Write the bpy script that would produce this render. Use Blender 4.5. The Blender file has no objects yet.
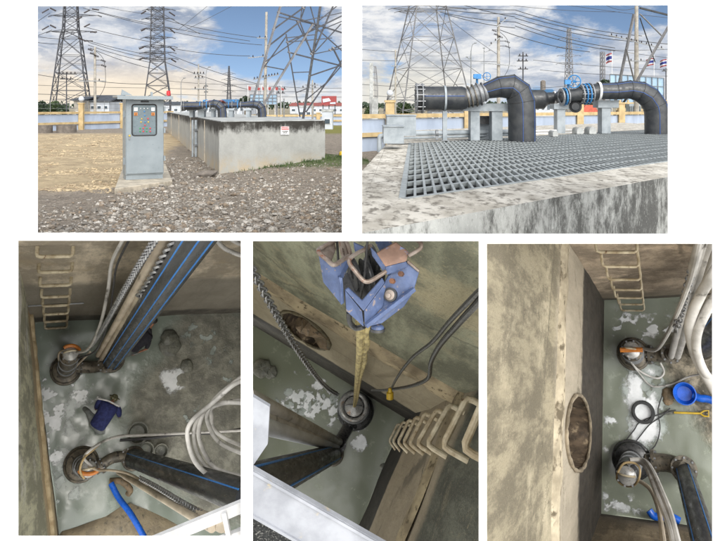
import bpy, bmesh, math, random
from mathutils import Vector, Matrix, noise
random.seed(7)
FL = 700.0; CX = 360.0; CY = 107.0            # focal length and principal point, in units of a 720 wide picture
def P(px, py, Y): return Vector(((px-CX)/FL*Y, Y, -(py-CY)/FL*Y))
def proj(v): return (CX+v.x/v.y*FL, CY-v.z/v.y*FL)
scene = bpy.context.scene
COL = scene.collection
Zv = Vector((0, 0, 1)); Xv = Vector((1, 0, 0)); Yv = Vector((0, 1, 0))
GZ = -1.6                                      # ground of the pumping station
def G(px, py, z=GZ): return P(px, py, -z*FL/(py-CY))
def GY(px, Y, z=GZ): return Vector(((px-CX)/FL*Y, Y, z))

# ---------------------------------------------------------------- mesh builder
def basis(d, up=None):
    d = d.normalized()
    u = Vector(up) if up is not None else Zv
    if abs(d.dot(u)) > .97: u = Xv if abs(d.x) < .9 else Yv
    a = d.cross(u).normalized(); b = a.cross(d).normalized()
    return d, a, b
class MB:
    def __init__(s, xf=None): s.v = []; s.f = []; s.xf = xf
    def add(s, vs, fs):
        k = len(s.v)
        for p in vs: s.v.append((s.xf @ Vector(p)) if s.xf else Vector(p))
        for f in fs: s.f.append(tuple(i+k for i in f))
        return s
    def hexa(s, c, ax, ay, az):
        c = Vector(c); vs = []
        for k in (-1, 1):
            for j in (-1, 1):
                for i in (-1, 1): vs.append(c+ax*i+ay*j+az*k)
        return s.add(vs, [(0,2,3,1),(4,5,7,6),(0,1,5,4),(2,6,7,3),(0,4,6,2),(1,3,7,5)])
    def box(s, x0, x1, y0, y1, z0, z1):
        return s.hexa(((x0+x1)/2,(y0+y1)/2,(z0+z1)/2), Xv*((x1-x0)/2), Yv*((y1-y0)/2), Zv*((z1-z0)/2))
    def bar(s, p, q, w, h=None, up=None):
        p = Vector(p); q = Vector(q); d, a, b = basis(q-p, up)
        h = h or w
        return s.hexa((p+q)/2, (q-p)/2, a*(w/2), b*(h/2))
    def tube(s, pts, r, seg=10, closed=False, caps=True):
        pts = [Vector(p) for p in pts]; n = len(pts)
        rs = r if isinstance(r, (list, tuple)) else [r]*n
        vs = []; fs = []; prev = None
        for i, p in enumerate(pts):
            if closed: d = pts[(i+1) % n]-pts[i-1]
            else: d = pts[min(i+1, n-1)]-pts[max(i-1, 0)]
            if d.length < 1e-9: d = Zv
            d = d.normalized()
            if prev is None: _, a, b = basis(d)
            else:
                a = (prev-d*prev.dot(d)).normalized(); b = a.cross(d)
            prev = a
            for k in range(seg):
                t = 2*math.pi*k/seg
                vs.append(p+(a*math.cos(t)+b*math.sin(t))*rs[i])
        m = n if closed else n-1
        for i in range(m):
            for k in range(seg):
                k2 = (k+1) % seg; j = (i+1) % n
                fs.append((i*seg+k, i*seg+k2, j*seg+k2, j*seg+k))
        if caps and not closed:
            fs.append(tuple(range(seg-1, -1, -1))); fs.append(tuple((n-1)*seg+k for k in range(seg)))
        return s.add(vs, fs)
    def cyl(s, p, q, r, seg=20, r2=None):
        return s.tube([p, q], [r, r if r2 is None else r2], seg)
    def lathe(s, p, d, prof, seg=24, up=None):
        d, a, b = basis(Vector(d), up); p = Vector(p); vs = []; fs = []
        for (t, r) in prof:
            for k in range(seg):
                an = 2*math.pi*k/seg
                vs.append(p+d*t+(a*math.cos(an)+b*math.sin(an))*max(r, 1e-4))
        for i in range(len(prof)-1):
            for k in range(seg):
                k2 = (k+1) % seg
                fs.append((i*seg+k, i*seg+k2, (i+1)*seg+k2, (i+1)*seg+k))
        return s.add(vs, fs)
    def torus(s, c, d, R, r, seg=24, rs=8, e=1.0, up=None):
        d, a, b = basis(Vector(d), up); c = Vector(c)
        return s.tube([c+a*math.cos(t)*R+b*math.sin(t)*R*e for t in [2*math.pi*k/seg for k in range(seg)]], r, rs, closed=True)
    def sphere(s, c, r, sc=(1,1,1), seg=16, rings=10, M=None, j=0):
        vs = []; fs = []; c = Vector(c)
        for i in range(rings+1):
            th = math.pi*i/rings
            for k in range(seg):
                ph = 2*math.pi*k/seg
                v = Vector((math.sin(th)*math.cos(ph)*sc[0], math.sin(th)*math.sin(ph)*sc[1], math.cos(th)*sc[2]))*r
                if j: v *= 1+j*noise.noise(v.normalized()*2.3+c)
                if M: v = M @ v
                vs.append(c+v)
        for i in range(rings):
            for k in range(seg):
                k2 = (k+1) % seg
                fs.append((i*seg+k, (i+1)*seg+k, (i+1)*seg+k2, i*seg+k2))
        return s.add(vs, fs)
    def prism(s, poly, vec):
        poly = [Vector(p) for p in poly]; n = len(poly); vec = Vector(vec)
        fs = [tuple(range(n)), tuple(range(2*n-1, n-1, -1))]
        for i in range(n): j = (i+1) % n; fs.append((i, i+n, j+n, j))
        return s.add(poly+[p+vec for p in poly], fs)
    def grid(s, fn, nu, nv):
        vs = [fn(i/nu, j/nv) for j in range(nv+1) for i in range(nu+1)]
        fs = [(j*(nu+1)+i, j*(nu+1)+i+1, (j+1)*(nu+1)+i+1, (j+1)*(nu+1)+i) for j in range(nv) for i in range(nu)]
        return s.add(vs, fs)
    def rock(s, c, r, flat=.6):
        t = (1+5**.5)/2
        vs = [(-1,t,0),(1,t,0),(-1,-t,0),(1,-t,0),(0,-1,t),(0,1,t),(0,-1,-t),(0,1,-t),(t,0,-1),(t,0,1),(-t,0,-1),(-t,0,1)]
        fs = [(0,11,5),(0,5,1),(0,1,7),(0,7,10),(0,10,11),(1,5,9),(5,11,4),(11,10,2),(10,7,6),(7,1,8),(3,9,4),(3,4,2),(3,2,6),(3,6,8),(3,8,9),(4,9,5),(2,4,11),(6,2,10),(8,6,7),(9,8,1)]
        sx, sy, sz = random.uniform(.6, 1.3), random.uniform(.5, 1), random.uniform(.4, 1)*flat
        a = random.uniform(0, 6.3); ca, sa = math.cos(a), math.sin(a); out = []
        for v in vs:
            k = r/1.9*random.uniform(.72, 1.25); x, y, z = v[0]*k*sx, v[1]*k*sy, v[2]*k*sz
            out.append(Vector(c)+Vector((x*ca-y*sa, x*sa+y*ca, z)))
        return s.add(out, fs)
    def chain(s, pts, L, wr, wid=.36):
        pts = resample(pts, L*.72); up = None
        for i in range(len(pts)-1):
            a, b = pts[i], pts[i+1]; c = (a+b)/2; d = (b-a).normalized()
            _, u, w = basis(d); e = u if i % 2 else w
            loop = []
            for k in range(12):
                t = 2*math.pi*k/12
                loop.append(c+d*(math.cos(t)*L*.5)+e*(math.sin(t)*L*wid))
            s.tube(loop, wr, 5, closed=True)
        return s

def resample(pts, step):
    out = [pts[0].copy()]; acc = 0.0
    for a, b in zip(pts[:-1], pts[1:]):
        L = (b-a).length; t = step-acc
        while t <= L: out.append(a.lerp(b, t/L)); t += step
        acc = (acc+L) % step
    return out
def spline(pts, n=8):
    pts = [Vector(p) for p in pts]; out = []
    for i in range(len(pts)-1):
        p0 = pts[max(i-1, 0)]; p1 = pts[i]; p2 = pts[i+1]; p3 = pts[min(i+2, len(pts)-1)]
        for k in range(n):
            t = k/n
            out.append(.5*((2*p1)+(p2-p0)*t+(2*p0-5*p1+4*p2-p3)*t*t+(3*p1-p0-3*p2+p3)*t**3))
    out.append(pts[-1].copy()); return out

# ---------------------------------------------------------------- objects
CROPS = {'1': (-150, -150, 351, 237), '2': (353, -150, 900, 237.5), '3': (-150, 237, 246.5, 700), '4': (247, 237.5, 483, 700), '5': (483.5, 237.5, 900, 700)}
def crop_planes(k):
    x0, y0, x1, y1 = CROPS[k]
    pl = [Vector((1, -(x0-CX)/FL, 0)), Vector((-1, (x1-CX)/FL, 0)), Vector((0, (y1-CY)/FL, 1)), Vector((0, -(y0-CY)/FL, -1))]
    return [(Vector((0,0,0)), p) for p in pl]+[(Vector((0, 4.425, 0)), Vector((0, 1, 0)))]
def build(name, mb, mat, root=None, parent=None, crop=None, smooth=35, base=None):
    """one mesh object; root = Empty of its thing (mesh is stored in the thing's own frame)"""
    me = bpy.data.meshes.new(name)
    bm = bmesh.new()
    vs = [bm.verts.new(v) for v in mb.v]
    for f in mb.f:
        try: bm.faces.new([vs[i] for i in f])
        except ValueError: pass
    if crop:
        for co, no in crop_planes(crop):
            bmesh.ops.bisect_plane(bm, geom=bm.verts[:]+bm.edges[:]+bm.faces[:], plane_co=co, plane_no=no, clear_inner=True)
    if not mb_is_sheet(name): bmesh.ops.recalc_face_normals(bm, faces=bm.faces[:])
    if root is not None: Mw = root.matrix_world.copy()
    elif base is not None: Mw = base if isinstance(base, Matrix) else Matrix.Translation(base)
    else:
        lo = Vector((sum(v.co.x for v in bm.verts)/max(1, len(bm.verts)), sum(v.co.y for v in bm.verts)/max(1, len(bm.verts)), min([v.co.z for v in bm.verts] or [0])))
        Mw = Matrix.Translation(lo)
    bm.transform(Mw.inverted())
    bm.to_mesh(me); bm.free()
    if smooth:
        me.shade_smooth(); me.set_sharp_from_angle(angle=math.radians(smooth))
    if mat: me.materials.append(mat)
    o = bpy.data.objects.new(name, me); COL.objects.link(o)
    if root is not None: o.parent = parent or root
    else: o.matrix_world = Mw
    return o
def mb_is_sheet(n): return n in ('coping', 'ground', 'painted_reflection', 'tree_crown_leaves', 'crown', 'foliage')
def tag(o, label, cat, group=None, kind=None):
    if not 4 <= len(label.split()) <= 16: print('LABEL', len(label.split()), label)
    o['label'] = label; o['category'] = cat
    if group: o['group'] = group
    if kind: o['kind'] = kind
    return o
def struct(o): o['kind'] = 'structure'; return o
def thing(name, label, cat, M, group=None):
    o = bpy.data.objects.new(name, None); COL.objects.link(o); o.empty_display_size = .2
    o.matrix_world = M if isinstance(M, Matrix) else Matrix.Translation(M)
    bpy.context.view_layer.update()
    return tag(o, label, cat, group)

# ---------------------------------------------------------------- materials
def nt(name):
    m = bpy.data.materials.new(name); m.use_nodes = True
    t = m.node_tree; b = t.nodes['Principled BSDF']; return m, t, b
def nd(t, typ, **kw):
    n = t.nodes.new(typ)
    for k, v in kw.items(): setattr(n, k, v)
    return n
def coords(t, scale=(1,1,1), kind='Object'):
    tc = nd(t, 'ShaderNodeTexCoord'); mp = nd(t, 'ShaderNodeMapping')
    t.links.new(tc.outputs[kind], mp.inputs['Vector']); mp.inputs['Scale'].default_value = scale
    return mp.outputs['Vector']
def noisen(t, vec, scale, detail=8, rough=.6, dist=0):
    n = nd(t, 'ShaderNodeTexNoise'); t.links.new(vec, n.inputs['Vector'])
    n.inputs['Scale'].default_value = scale; n.inputs['Detail'].default_value = detail
    n.inputs['Roughness'].default_value = rough; n.inputs['Distortion'].default_value = dist
    return n.outputs['Fac']
def ramp(t, fac, a, b, lo=0., hi=1.):
    n = nd(t, 'ShaderNodeMapRange'); t.links.new(fac, n.inputs['Value'])
    n.inputs['From Min'].default_value = a; n.inputs['From Max'].default_value = b
    n.inputs['To Min'].default_value = lo; n.inputs['To Max'].default_value = hi
    n.interpolation_type = 'SMOOTHSTEP'; return n.outputs['Result']
def mathn(t, op, a, b=None, c=None):
    n = nd(t, 'ShaderNodeMath', operation=op)
    for i, x in enumerate((a, b, c)):
        if x is None: continue
        if isinstance(x, (int, float)): n.inputs[i].default_value = x
        else: t.links.new(x, n.inputs[i])
    return n.outputs[0]
def mixc(t, fac, a, b):
    n = nd(t, 'ShaderNodeMix', data_type='RGBA')
    if isinstance(fac, (int, float)): n.inputs[0].default_value = fac
    else: t.links.new(fac, n.inputs[0])
    for i, x in ((6, a), (7, b)):
        if isinstance(x, tuple): n.inputs[i].default_value = (*x, 1) if len(x) == 3 else x
        else: t.links.new(x, n.inputs[i])
    return n.outputs[2]
def bumpn(t, b, h, strength=.3, dist=.02):
    n = nd(t, 'ShaderNodeBump'); n.inputs['Strength'].default_value = strength; n.inputs['Distance'].default_value = dist
    t.links.new(h, n.inputs['Height']); t.links.new(n.outputs[0], b.inputs['Normal'])
def S(r, g, b):
    def f(c):
        c /= 255.0; return c/12.92 if c <= .04045 else ((c+.055)/1.055)**2.4
    return (f(r), f(g), f(b))
def mat(name, c1, c2=None, scale=6, rough=.6, metal=0, bump=.15, lo=.35, hi=.65, stretch=(1,1,1), c3=None, scale3=30, dist=.01, lo3=.55, hi3=.65, rvar=.15):
    m, t, b = nt(name); v = coords(t, stretch)
    c2 = c2 or tuple(x*.72 for x in c1)
    n = noisen(t, v, scale); col = mixc(t, ramp(t, n, lo, hi), c1, c2)
    if c3: col = mixc(t, ramp(t, noisen(t, v, scale3, 6), lo3, hi3), col, c3)
    t.links.new(col, b.inputs['Base Color'])
    n2 = noisen(t, v, scale*3.3, 5)
    t.links.new(ramp(t, n2, .3, .7, max(0.02, rough-rvar), min(1, rough+rvar)), b.inputs['Roughness'])
    b.inputs['Metallic'].default_value = metal
    if bump: bumpn(t, b, n2, bump, dist)
    return m

m_page = mat('page_white', (.9,.9,.9), (.9,.9,.9), rough=.9, bump=0)
m_cab = mat('cabinet_grey_paint', S(134,143,148), S(124,133,138), 3, .42, 0, .05)
m_cab2 = mat('cabinet_window_grey', S(104,118,124), S(92,104,110), 3, .35, 0, .03)
m_dark = mat('dark_rubber', (.018,.02,.022), (.03,.03,.03), 8, .5)
m_redb = mat('faded_red_cloth', (.30,.05,.05), (.22,.04,.04), 8, .7)
m_stripep = mat('bright_blue_stripe', (.02,.16,.5), (.03,.2,.55), 6, .45, 0, 0)
m_capb = mat('bright_steel_cap', (.5,.5,.49), (.3,.3,.29), 5, .35, .3, .1, c3=(.3,.2,.13), scale3=7, lo3=.6, hi3=.7)
m_red = mat('red_plastic', (.55,.03,.03), (.5,.02,.03), 8, .4)
m_green = mat('green_plastic', (.02,.3,.08), None, 8, .4)
m_yel = mat('yellow_plastic', (.6,.4,.03), None, 8, .4)
m_orange = mat('orange_plastic', (.6,.2,.03), None, 8, .5)
m_blue = mat('blue_plastic', (.01,.12,.62), (.01,.09,.45), 5, .35)
m_white = mat('white_plastic', (.75,.75,.75), (.6,.6,.6), 8, .5)
m_conc = mat('pale_concrete', S(190,180,162), S(150,142,128), 5, .85, 0, .4, c3=S(110,104,94), scale3=14, lo3=.6, hi3=.75)
m_concg = mat('grey_concrete', S(178,180,178), S(140,142,140), 3, .8, 0, .25)
m_polec = mat('pole_concrete', S(165,160,150), S(135,130,122), 3, .85, 0, .2)
m_steel = mat('galvanised_steel', (.26,.27,.28), (.17,.18,.19), 10, .5, .3, .1)
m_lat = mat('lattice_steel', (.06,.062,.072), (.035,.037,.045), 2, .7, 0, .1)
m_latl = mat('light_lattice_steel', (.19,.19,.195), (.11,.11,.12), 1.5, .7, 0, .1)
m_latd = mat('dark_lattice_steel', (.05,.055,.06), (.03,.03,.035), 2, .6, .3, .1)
m_cable = mat('cable_black', (.03,.03,.035), (.05,.05,.05), 10, .6, 0, 0)
m_insul = mat('insulator_brown', (.06,.045,.045), (.03,.025,.025), 10, .3, 0, 0)
m_pipe = mat('black_polyethylene', (.022,.025,.03), (.045,.048,.05), 4, .42, 0, .08, c3=(.12,.115,.10), scale3=9, lo3=.62, hi3=.8)
m_pipe4 = mat('wet_black_polyethylene', (.022,.025,.03), (.04,.043,.047), 3, .4, 0, .06, stretch=(1,1,.15), c3=(.10,.10,.10), scale3=5, lo3=.6, hi3=.75)
m_pipem = mat('muddy_black_polyethylene', (.022,.025,.03), (.045,.047,.05), 3, .4, 0, .08, stretch=(1,1,.18), c3=(.12,.12,.115), scale3=3, lo3=.58, hi3=.78)
m_stripe = mat('blue_stripe', (.02,.06,.22), (.03,.09,.28), 6, .45, 0, 0)
m_valveb = mat('valve_blue_paint', (.02,.15,.38), (.03,.2,.44), 6, .4, 0, .1)
m_supp = mat('support_grey_paint', S(156,163,168), S(132,140,145), 4, .6, 0, .1)
m_yw = mat('fence_cream_paint', S(190,168,126), S(166,144,104), 3, .75, 0, .1)
m_bw = mat('fence_white_panel', S(168,180,198), S(150,162,180), 1.2, .8, 0, .1, stretch=(1,1,.4))
m_grat = mat('grating_steel', (.40,.43,.43), (.30,.32,.32), 5, .6, .2, .1)
m_leaf = mat('tree_leaves', (.06,.09,.03), (.03,.055,.02), 1.2, .7, 0, 0)
m_leaf2 = mat('dark_tree_leaves', (.035,.06,.028), (.02,.035,.02), 1.2, .7, 0, 0)
m_bark = mat('bark', (.12,.09,.06), None, 6, .9)
m_wallw = mat('white_building_wall', S(192,197,204), S(166,172,180), .6, .8, 0, .05)
m_roofd = mat('dark_roof', S(70,76,84), S(50,54,60), 1, .7)
m_glass = mat('window_glass', (.04,.06,.08), (.07,.09,.11), 1, .15, 0, 0)
m_bluep = mat('pale_blue_panel', S(150,178,200), S(135,160,182), .5, .6, 0, .05)
m_roofb = mat('teal_roof', S(60,110,150), None, .5, .6)
m_roofr = mat('red_roof', S(150,80,70), None, .5, .6)
m_rust = mat('rust', (.18,.08,.04), (.09,.045,.03), 8, .8, 0, .3)
m_chain = mat('chain_steel', (.42,.43,.44), (.22,.22,.23), 18, .38, .8, .1)
m_hose = mat('cream_hose', S(198,186,166), S(160,148,130), 3, .55, 0, .1, stretch=(1,1,.3), c3=S(110,102,88), scale3=4, lo3=.6, hi3=.75)
m_hoseg = mat('grey_hose', S(200,198,194), S(162,160,156), 3, .5, 0, .1, stretch=(1,1,.3), c3=S(95,92,86), scale3=5, lo3=.58, hi3=.72)
m_rung = mat('rung_cream_steel', S(208,198,172), S(165,150,122), 6, .55, .1, .1, c3=S(110,80,55), scale3=12, lo3=.62, hi3=.72)
m_pump = mat('muddy_cast_iron', S(120,112,98), S(80,76,68), 5, .5, .2, .3, c3=S(50,48,45), scale3=9)
m_pumpd = mat('black_cast_iron', (.03,.032,.035), (.07,.07,.07), 5, .35, .3, .2)
m_cap = mat('steel_cap', (.5,.5,.5), (.3,.3,.3), 6, .3, .7, .1, c3=(.25,.16,.1), scale3=7)
m_rail = mat('white_painted_beam', S(158,161,168), S(138,141,148), 4, .5, 0, .1, c3=S(170,160,140), scale3=7, lo3=.66, hi3=.74)
m_navy = mat('navy_cloth', S(54,62,118), S(40,46,90), 14, .9, 0, .4)
m_waders = mat('muddy_waders', S(150,156,156), S(112,116,114), 8, .6, 0, .3)
m_skin = mat('skin', S(165,115,88), S(140,95,72), 12, .6, 0, .05)
m_hair = mat('hair', (.012,.01,.01), (.02,.018,.016), 40, .6, 0, .4)
m_cap2 = mat('camo_cloth', S(120,116,88), S(66,70,48), 30, .9, 0, .2)
m_dshirt = mat('dark_cloth', S(44,42,52), S(30,30,38), 14, .9, 0, .3)
m_glove = mat('grey_glove', S(150,150,146), S(110,108,104), 14, .9, 0, .3)
m_silt = mat('brown_silt', S(138,118,92), S(100,88,70), 3, .7, 0, .5, c3=S(80,74,62), scale3=8, dist=.05)
m_mudl = mat('wet_mud', S(116,116,106), S(88,90,82), 5, .35, 0, .5, dist=.03)
m_skyreflg = mat('painted_reflection_grey', S(186,194,190), S(150,158,152), 4, .4, 0, .2, c3=S(120,128,120), scale3=9, lo3=.52, hi3=.62)
m_foam = mat('painted_reflection_white', (.88,.89,.9), (.7,.72,.74), 6, .3, 0, .1, lo=.5, hi=.8)  # m_foam paints the sky's reflection on the pit water
m_rope = mat('tan_rope', S(176,162,112), S(120,108,72), 20, .9, 0, .5, stretch=(1,1,.3))
m_bluecr = mat('worn_blue_paint', S(82,98,134), S(66,80,112), 7, .55, .0, .3, c3=S(126,116,116), scale3=22, lo3=.6, hi3=.66)
m_ironc = mat('worn_bare_iron', S(150,140,132), S(110,96,86), 7, .5, .4, .2, c3=S(110,66,45), scale3=9)
m_blackc = mat('black_cable_sheath', (.01,.01,.011), (.02,.02,.02), 10, .4, 0, .05)
m_ring = mat('culvert_concrete', S(120,112,104), S(92,86,80), 4, .9, 0, .4)
m_grassm = mat('grass_green', (.07,.11,.03), (.04,.07,.02), 3, .9, 0, 0)
m_flagb = mat('flag_blue', (.02,.03,.2), None, 3, .8, 0, 0)

def gravel_mat():
    m, t, b = nt('gravel_stones'); g = nd(t, 'ShaderNodeNewGeometry')
    r = g.outputs['Random Per Island']; col = mixc(t, ramp(t, r, 0, 1), S(116,111,104), S(196,190,181))
    col = mixc(t, ramp(t, mathn(t, 'FRACT', mathn(t, 'MULTIPLY', r, 37.0)), .6, .9), col, S(140,124,106))
    v = coords(t); col = mixc(t, ramp(t, noisen(t, v, 30), .4, .7), col, S(100,94,86))
    t.links.new(col, b.inputs['Base Color']); b.inputs['Roughness'].default_value = .9; return m
m_gravel = gravel_mat()
def ground_mat():
    m, t, b = nt('station_ground')
    tc = nd(t, 'ShaderNodeTexCoord'); v = tc.outputs['Object']
    sx = nd(t, 'ShaderNodeSeparateXYZ'); t.links.new(v, sx.inputs[0]); X, Y = sx.outputs[0], sx.outputs[1]
    # sand spread on the yard: left of a line running away from the viewer
    n1 = noisen(t, v, .9, 8, .65); n2 = noisen(t, v, 6, 8, .7); n3 = noisen(t, v, 28, 6, .7)
    edge = mathn(t, 'SUBTRACT', mathn(t, 'MULTIPLY', Y, .33), 5.0)          # grows with distance
    e2 = mathn(t, 'ADD', mathn(t, 'MULTIPLY', X, -1.0), mathn(t, 'MULTIPLY', mathn(t, 'SUBTRACT', Y, 12.5), -.19))
    s1 = ramp(t, mathn(t, 'ADD', e2, mathn(t, 'MULTIPLY', n1, 1.6)), 5.0, 5.5)
    s2 = ramp(t, mathn(t, 'ADD', mathn(t, 'ADD', Y, mathn(t, 'MULTIPLY', X, -.35)), mathn(t, 'MULTIPLY', n1, 3.0)), 16.2, 17.6)
    sand = mathn(t, 'MULTIPLY', s1, s2)
    sand = mathn(t, 'MULTIPLY', sand, ramp(t, Y, 44, 40))
    soil = mixc(t, ramp(t, n2, .35, .65), S(144,133,119), S(108,98,87))
    soil = mixc(t, ramp(t, n3, .5, .66), soil, S(178,168,154))
    wv = nd(t, 'ShaderNodeMapping'); t.links.new(v, wv.inputs[0]); wv.inputs['Scale'].default_value = (.8, 1.3, 1); wv.inputs['Rotation'].default_value = (0, 0, .12)
    n4 = noisen(t, wv.outputs[0], 1.3, 9, .8, 1.2)
    sandc = mixc(t, ramp(t, n4, .38, .6), S(206,186,150), S(158,140,112))
    sandc = mixc(t, ramp(t, n3, .5, .7), sandc, S(150,130,104)); sandc = mixc(t, ramp(t, n2, .55, .7, 0, .7), sandc, S(138,120,98))
    col = mixc(t, sand, soil, sandc)
    # far yard and grass
    far = ramp(t, Y, 55, 75); col = mixc(t, far, col, S(140,132,112))
    gr = mathn(t, 'MULTIPLY', ramp(t, mathn(t, 'ADD', X, mathn(t, 'MULTIPLY', n1, 1.5)), -3.0, -2.3), mathn(t, 'MULTIPLY', ramp(t, Y, 40, 44), ramp(t, Y, 62, 58)))
    col = mixc(t, gr, col, S(118,116,52))
    mo = nd(t, 'ShaderNodeAttribute'); mo.attribute_name = 'moss'
    col = mixc(t, mathn(t, 'MULTIPLY', ramp(t, mathn(t, 'MULTIPLY', mo.outputs['Fac'], mathn(t, 'ADD', n2, .35)), .3, .55), .9), col, S(78,92,48))
    t.links.new(col, b.inputs['Base Color']); b.inputs['Roughness'].default_value = .95
    hh = mathn(t, 'ADD', mathn(t, 'MULTIPLY', n3, .5), mathn(t, 'MULTIPLY', n4, 1.2)); bumpn(t, b, hh, .9, .08)
    return m
m_ground = ground_mat()
def tank_mat(name, ztop, depth, base, dark, stain_s=2.2, warm=S(190,165,120), zbot=0.0, amount=.5):
    """weathered cast concrete: black mould runs from the top arris, rust-brown tide at the foot"""
    m, t, b = nt(name); v = coords(t); sx = nd(t, 'ShaderNodeSeparateXYZ'); t.links.new(v, sx.inputs[0]); z = sx.outputs[2]
    vs = coords(t, (1, 1, .16)); runs = noisen(t, vs, stain_s*2.2, 8, .7); blot = noisen(t, v, stain_s*1.5, 8, .75); fine = noisen(t, v, 22, 6, .7)
    col = mixc(t, ramp(t, blot, .3, .7), base, tuple(x*.78 for x in base))
    col = mixc(t, ramp(t, runs, .45, .7, 0, .5), col, tuple(x*1.12 for x in base))
    hgt = ramp(t, z, ztop-depth, ztop)
    k = mathn(t, 'ADD', mathn(t, 'MULTIPLY', hgt, .42), mathn(t, 'ADD', mathn(t, 'MULTIPLY', runs, .45), mathn(t, 'MULTIPLY', blot, .45)))
    col = mixc(t, ramp(t, k, 1.0-amount*.5, 1.16-amount*.5), col, dark)
    low = mathn(t, 'MULTIPLY', ramp(t, z, zbot+.55, zbot), ramp(t, blot, .35, .6)); col = mixc(t, mathn(t, 'MULTIPLY', low, .55), col, warm)
    col = mixc(t, ramp(t, fine, .6, .75, 0, .5), col, tuple(x*.5 for x in base))
    t.links.new(col, b.inputs['Base Color']); b.inputs['Roughness'].default_value = .9; bumpn(t, b, fine, .35, .02); return m
def pitwall_mat(name, hwet, hmid, upper, mid, wet, streak=.35, sc=1.0, pale=None, ax=(1,1,.25)):
    """pit wall: wet dark foot, bare brown lower lift, mossy upper lift"""
    upper, mid, wet = [tuple(min(.8, x*k) for x in c) for c, k in ((upper, 1.25), (mid, 1.2), (wet, 1.1))]
    m, t, b = nt(name); v = coords(t); sx = nd(t, 'ShaderNodeSeparateXYZ'); t.links.new(v, sx.inputs[0]); z = sx.outputs[2]
    n1 = noisen(t, v, .5*sc, 8, .7); vs = coords(t, ax); st = noisen(t, vs, 1.6*sc, 10, .72); sp = noisen(t, v, 9*sc, 8, .75); n4 = noisen(t, vs, 5*sc, 8, .7)
    up = mixc(t, ramp(t, st, .41, .57), upper, tuple(x*.46 for x in upper)); sf = noisen(t, coords(t, (ax[0]*1.5, ax[1]*1.5, ax[2]*.35)), 6*sc, 6, .7); up = mixc(t, ramp(t, sf, .5, .68, 0, .5), up, tuple(x*.5 for x in upper))
    up = mixc(t, ramp(t, n1, .52, .66, 0, .85), up, pale or tuple(min(1, x*1.8) for x in upper))
    n5 = noisen(t, v, 26*sc, 4, .8); n6 = noisen(t, vs, 3.2*sc, 10, .8); up = mixc(t, ramp(t, n6, .5, .62, 0, .65), up, tuple(x*.5 for x in upper)); up = mixc(t, ramp(t, n5, .40, .34, 0, .7), up, tuple(x*.4 for x in upper)); up = mixc(t, mathn(t, 'MULTIPLY', ramp(t, n5, .60, .66), ramp(t, n1, .4, .6)), up, pale or (.5,.48,.4))
    up = mixc(t, ramp(t, sp, .6, .7, 0, .75), up, pale or tuple(min(1, x*2.2) for x in upper))
    sf = noisen(t, coords(t, (ax[0]*1.5, ax[1]*1.5, ax[2]*.3)), 6*sc, 6, .7); md = mixc(t, ramp(t, st, .3, .7), mid, tuple(x*.72 for x in mid)); md = mixc(t, ramp(t, sf, .5, .68, 0, .35), md, tuple(x*.5 for x in mid)); n7 = noisen(t, v, 55*sc, 3, .85); md = mixc(t, ramp(t, n7, .44, .36, 0, .6), md, tuple(x*.5 for x in mid)); md = mixc(t, ramp(t, sp, .55, .7, 0, .55), md, tuple(x*.5 for x in mid)); md = mixc(t, ramp(t, n5, .42, .35, 0, .5), md, tuple(x*.55 for x in mid))
    up = mixc(t, ramp(t, n7, .44, .36, 0, .6), up, tuple(x*.35 for x in upper)); up = mixc(t, ramp(t, n7, .59, .66, 0, .5), up, pale or (.5,.48,.4))
    wp = nd(t, 'ShaderNodeVectorMath', operation='MULTIPLY_ADD'); t.links.new(n6, wp.inputs[0]); wp.inputs[1].default_value = (.9, .9, .9); t.links.new(v, wp.inputs[2])
    vo = nd(t, 'ShaderNodeTexVoronoi', feature='DISTANCE_TO_EDGE'); t.links.new(wp.outputs[0], vo.inputs['Vector']); vo.inputs['Scale'].default_value = .33*sc
    crack = mathn(t, 'MULTIPLY', ramp(t, vo.outputs['Distance'], .012, .004), ramp(t, n1, .45, .55))
    zz = mathn(t, 'ADD', z, mathn(t, 'MULTIPLY', mathn(t, 'SUBTRACT', n1, .5), 1.6)); zz = mathn(t, 'ADD', zz, mathn(t, 'MULTIPLY', mathn(t, 'SUBTRACT', n4, .5), .8))
    col = mixc(t, ramp(t, zz, hmid-.4, hmid+.5), md, up)
    col = mixc(t, ramp(t, zz, hwet+.3, hwet-.2), col, mixc(t, ramp(t, n4, .4, .6), wet, tuple(x*.6 for x in wet)))
    col = mixc(t, mathn(t, 'MULTIPLY', crack, .6), col, tuple(x*.3 for x in upper))
    t.links.new(col, b.inputs['Base Color']); t.links.new(ramp(t, st, .3, .7, .7, .95), b.inputs['Roughness'])
    bumpn(t, b, mathn(t, 'ADD', sp, mathn(t, 'ADD', n4, n7)), .6, .05); return m
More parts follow.
